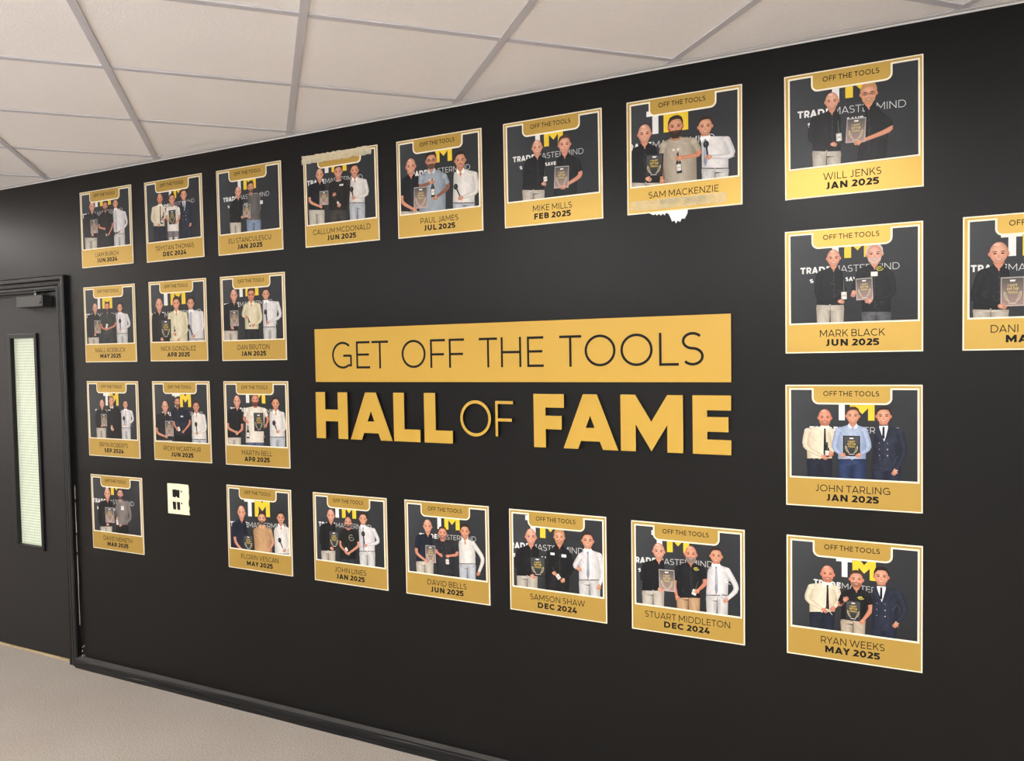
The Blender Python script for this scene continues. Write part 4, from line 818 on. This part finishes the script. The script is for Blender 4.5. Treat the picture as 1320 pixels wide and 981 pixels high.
PLAB = dict(K='bald man in a black shirt', Ks='bald man in a black short-sleeved shirt', Ns='bald man in a navy short-sleeved shirt', B='bald man in a cream shirt and black tie',
 J='dark-haired man in a navy double-breasted suit', Wt='dark-haired man in a white shirt and tie', W='dark-haired man in an open white shirt', Wm='man with a moustache in a white shirt',
 G8='fair-haired man in glasses and a black polo shirt', G9='older man with thin grey hair and a black shirt', G24='man in a light blue shirt and jeans', G23='man in a black polo shirt and beige trousers',
 G7='bearded man in a beige T-shirt', G22='man with a grey beard in a black polo shirt', G21='blond man in a black shirt', G6='man in a black polo shirt', G5='man in glasses and a pale blue shirt',
 G20='man in a dark grey T-shirt', G19='bearded man in a black V-neck shirt', G18='bearded man in a tan shirt', G4='dark-haired man in a black sweater', G3='bearded man in a grey shirt and jeans',
 G2='man in a white T-shirt and shorts', G1='bearded man in a black polo shirt', G11='bearded man in a dark green shirt', G12='dark-haired man in a cream shirt', G13='man in glasses and a cream shirt',
 G14='fair-haired man dressed in black', G15='bearded man in a navy polo shirt', G16='bearded man in a white T-shirt', G17='bearded man in a grey shirt')
LAB = dict(
 p1='gold plaque dated JUN 2024, leftmost in the top row near the door frame',
 p2='gold plaque dated DEC 2024 in the top row, man in white T-shirt and shorts',
 p3='gold plaque dated JAN 2025 in the top row, man in blue jeans',
 p4='gold plaque with strip of masking tape across its top edge',
 p5='gold plaque dated JUL 2025, with a man in glasses and pale blue shirt',
 p6='gold plaque dated FEB 2025 in the top row, two men on it',
 p7='gold plaque with beige tape over its date and torn white paper below',
 p8='large gold plaque at top right, man in glasses receiving an award',
 p9='gold plaque dated JUN 2025 with a grey-haired man, right of the sign board',
 p10='gold plaque cut off by the right edge of the photograph',
 p11='gold plaque dated MAY 2025 in the second row, nearest the door frame',
 p12='gold plaque dated APR 2025 with a man in a cream shirt, second row',
 p13='gold plaque dated JAN 2025 in the second row, man in cream shirt and glasses',
 p14='gold plaque dated SEP 2024 in the leftmost column, third row',
 p15='gold plaque dated JUN 2025 in the third row, directly above the cream wall plate',
 p16='gold plaque dated APR 2025 in the third row, bearded man in white T-shirt',
 p17='gold plaque dated MAR 2025 at the foot of the leftmost column',
 p18='gold plaque dated MAY 2025 in the bottom row, man in a tan shirt',
 p19='gold plaque dated JAN 2025 in the bottom row, below the letters HA',
 p20='gold plaque dated JUN 2025 in the bottom row, man in dark grey T-shirt',
 p21='gold plaque dated DEC 2024 in the bottom row, blond man in black shirt',
 p22='gold plaque dated DEC 2024 in the bottom row, middle man in tan trousers',
 p23='gold plaque dated MAY 2025 at bottom right, with a man in navy suit',
 p24='gold plaque dated JAN 2025 at right, man in light blue shirt in the middle')
for k in sorted(DATA): plaque(DATA[k], LAB[k], None)

# ---------------------------------------------------------------- tape and torn paper
TAPE = mat('masking_tape', 'e8dcbc', rough=.55, var=.25, vscale=70, alpha=.56, bump=.6, bscale=120)
TAPE2 = mat('clear_beige_tape', 'f2e2ba', rough=.40, var=.2, vscale=50, alpha=.40, bump=.5, bscale=100)
def tape(name, label, cx, cz, x0, x1, y0, y1, m, seed, lift=.0062, wav=.0009):
    rg = random.Random(seed); bm = bmesh.new(); N = 34; K = 5; rows = []
    for i in range(N+1):
        x = x0+(x1-x0)*i/N; col = []
        j0, j1 = rg.uniform(-.006, .006), rg.uniform(-.006, .006)
        for k in range(K+1):
            y = y0+j0+(y1+j1-y0-j0)*k/K
            xx = x+(rg.uniform(-.008, .008) if i in (0, N) else 0)
            col.append(bm.verts.new(((xx-.5)*SIZE, -lift-.0006-abs(rg.gauss(0, wav)), (.5-y)*SIZE)))
        rows.append(col)
    for i in range(N):
        for k in range(K): bm.faces.new((rows[i][k], rows[i+1][k], rows[i+1][k+1], rows[i][k+1]))
    o = link(name, bm_mesh(name, bm), m); o.location = (cx, 0, cz+EYE); tag(o, label, 'tape'); return o
c4 = DATA['p4']['c']; c7 = DATA['p7']['c']
tape('masking_tape', 'crinkled pale masking tape across the top of a plaque above HALL', c4[0], c4[1], -.015, .925, -.004, .088, TAPE, 4)
tape('clear_tape', 'translucent beige tape along the bottom of a plaque, over its date', c7[0], c7[1], .03, .87, .885, .972, TAPE2, 9)
bm = bmesh.new()
q = [(.20, .96), (.54, .96), (.535, 1.03), (.51, 1.075), (.485, 1.07), (.47, 1.10), (.45, 1.085), (.435, 1.108), (.42, 1.082), (.40, 1.09), (.385, 1.05), (.37, 1.02), (.345, 1.008), (.335, 1.03), (.32, 1.012), (.30, 1.028), (.285, 1.012), (.265, 1.024), (.25, 1.01), (.235, 1.018), (.205, 1.004)]
extrude_poly(bm, [((a-.5)*SIZE, (.5-b)*SIZE) for a, b in q], -.0012, -.0002)
pp = link('torn_paper', bm_mesh('torn_paper', bm), mat('torn_paper_white', 'f1efe8', rough=.85, bump=.3, bscale=80)); pp.location = (c7[0], 0, c7[1]+EYE)
tag(pp, 'ragged torn white paper hanging below the taped plaque', 'paper')
# small marks on the ceiling edge
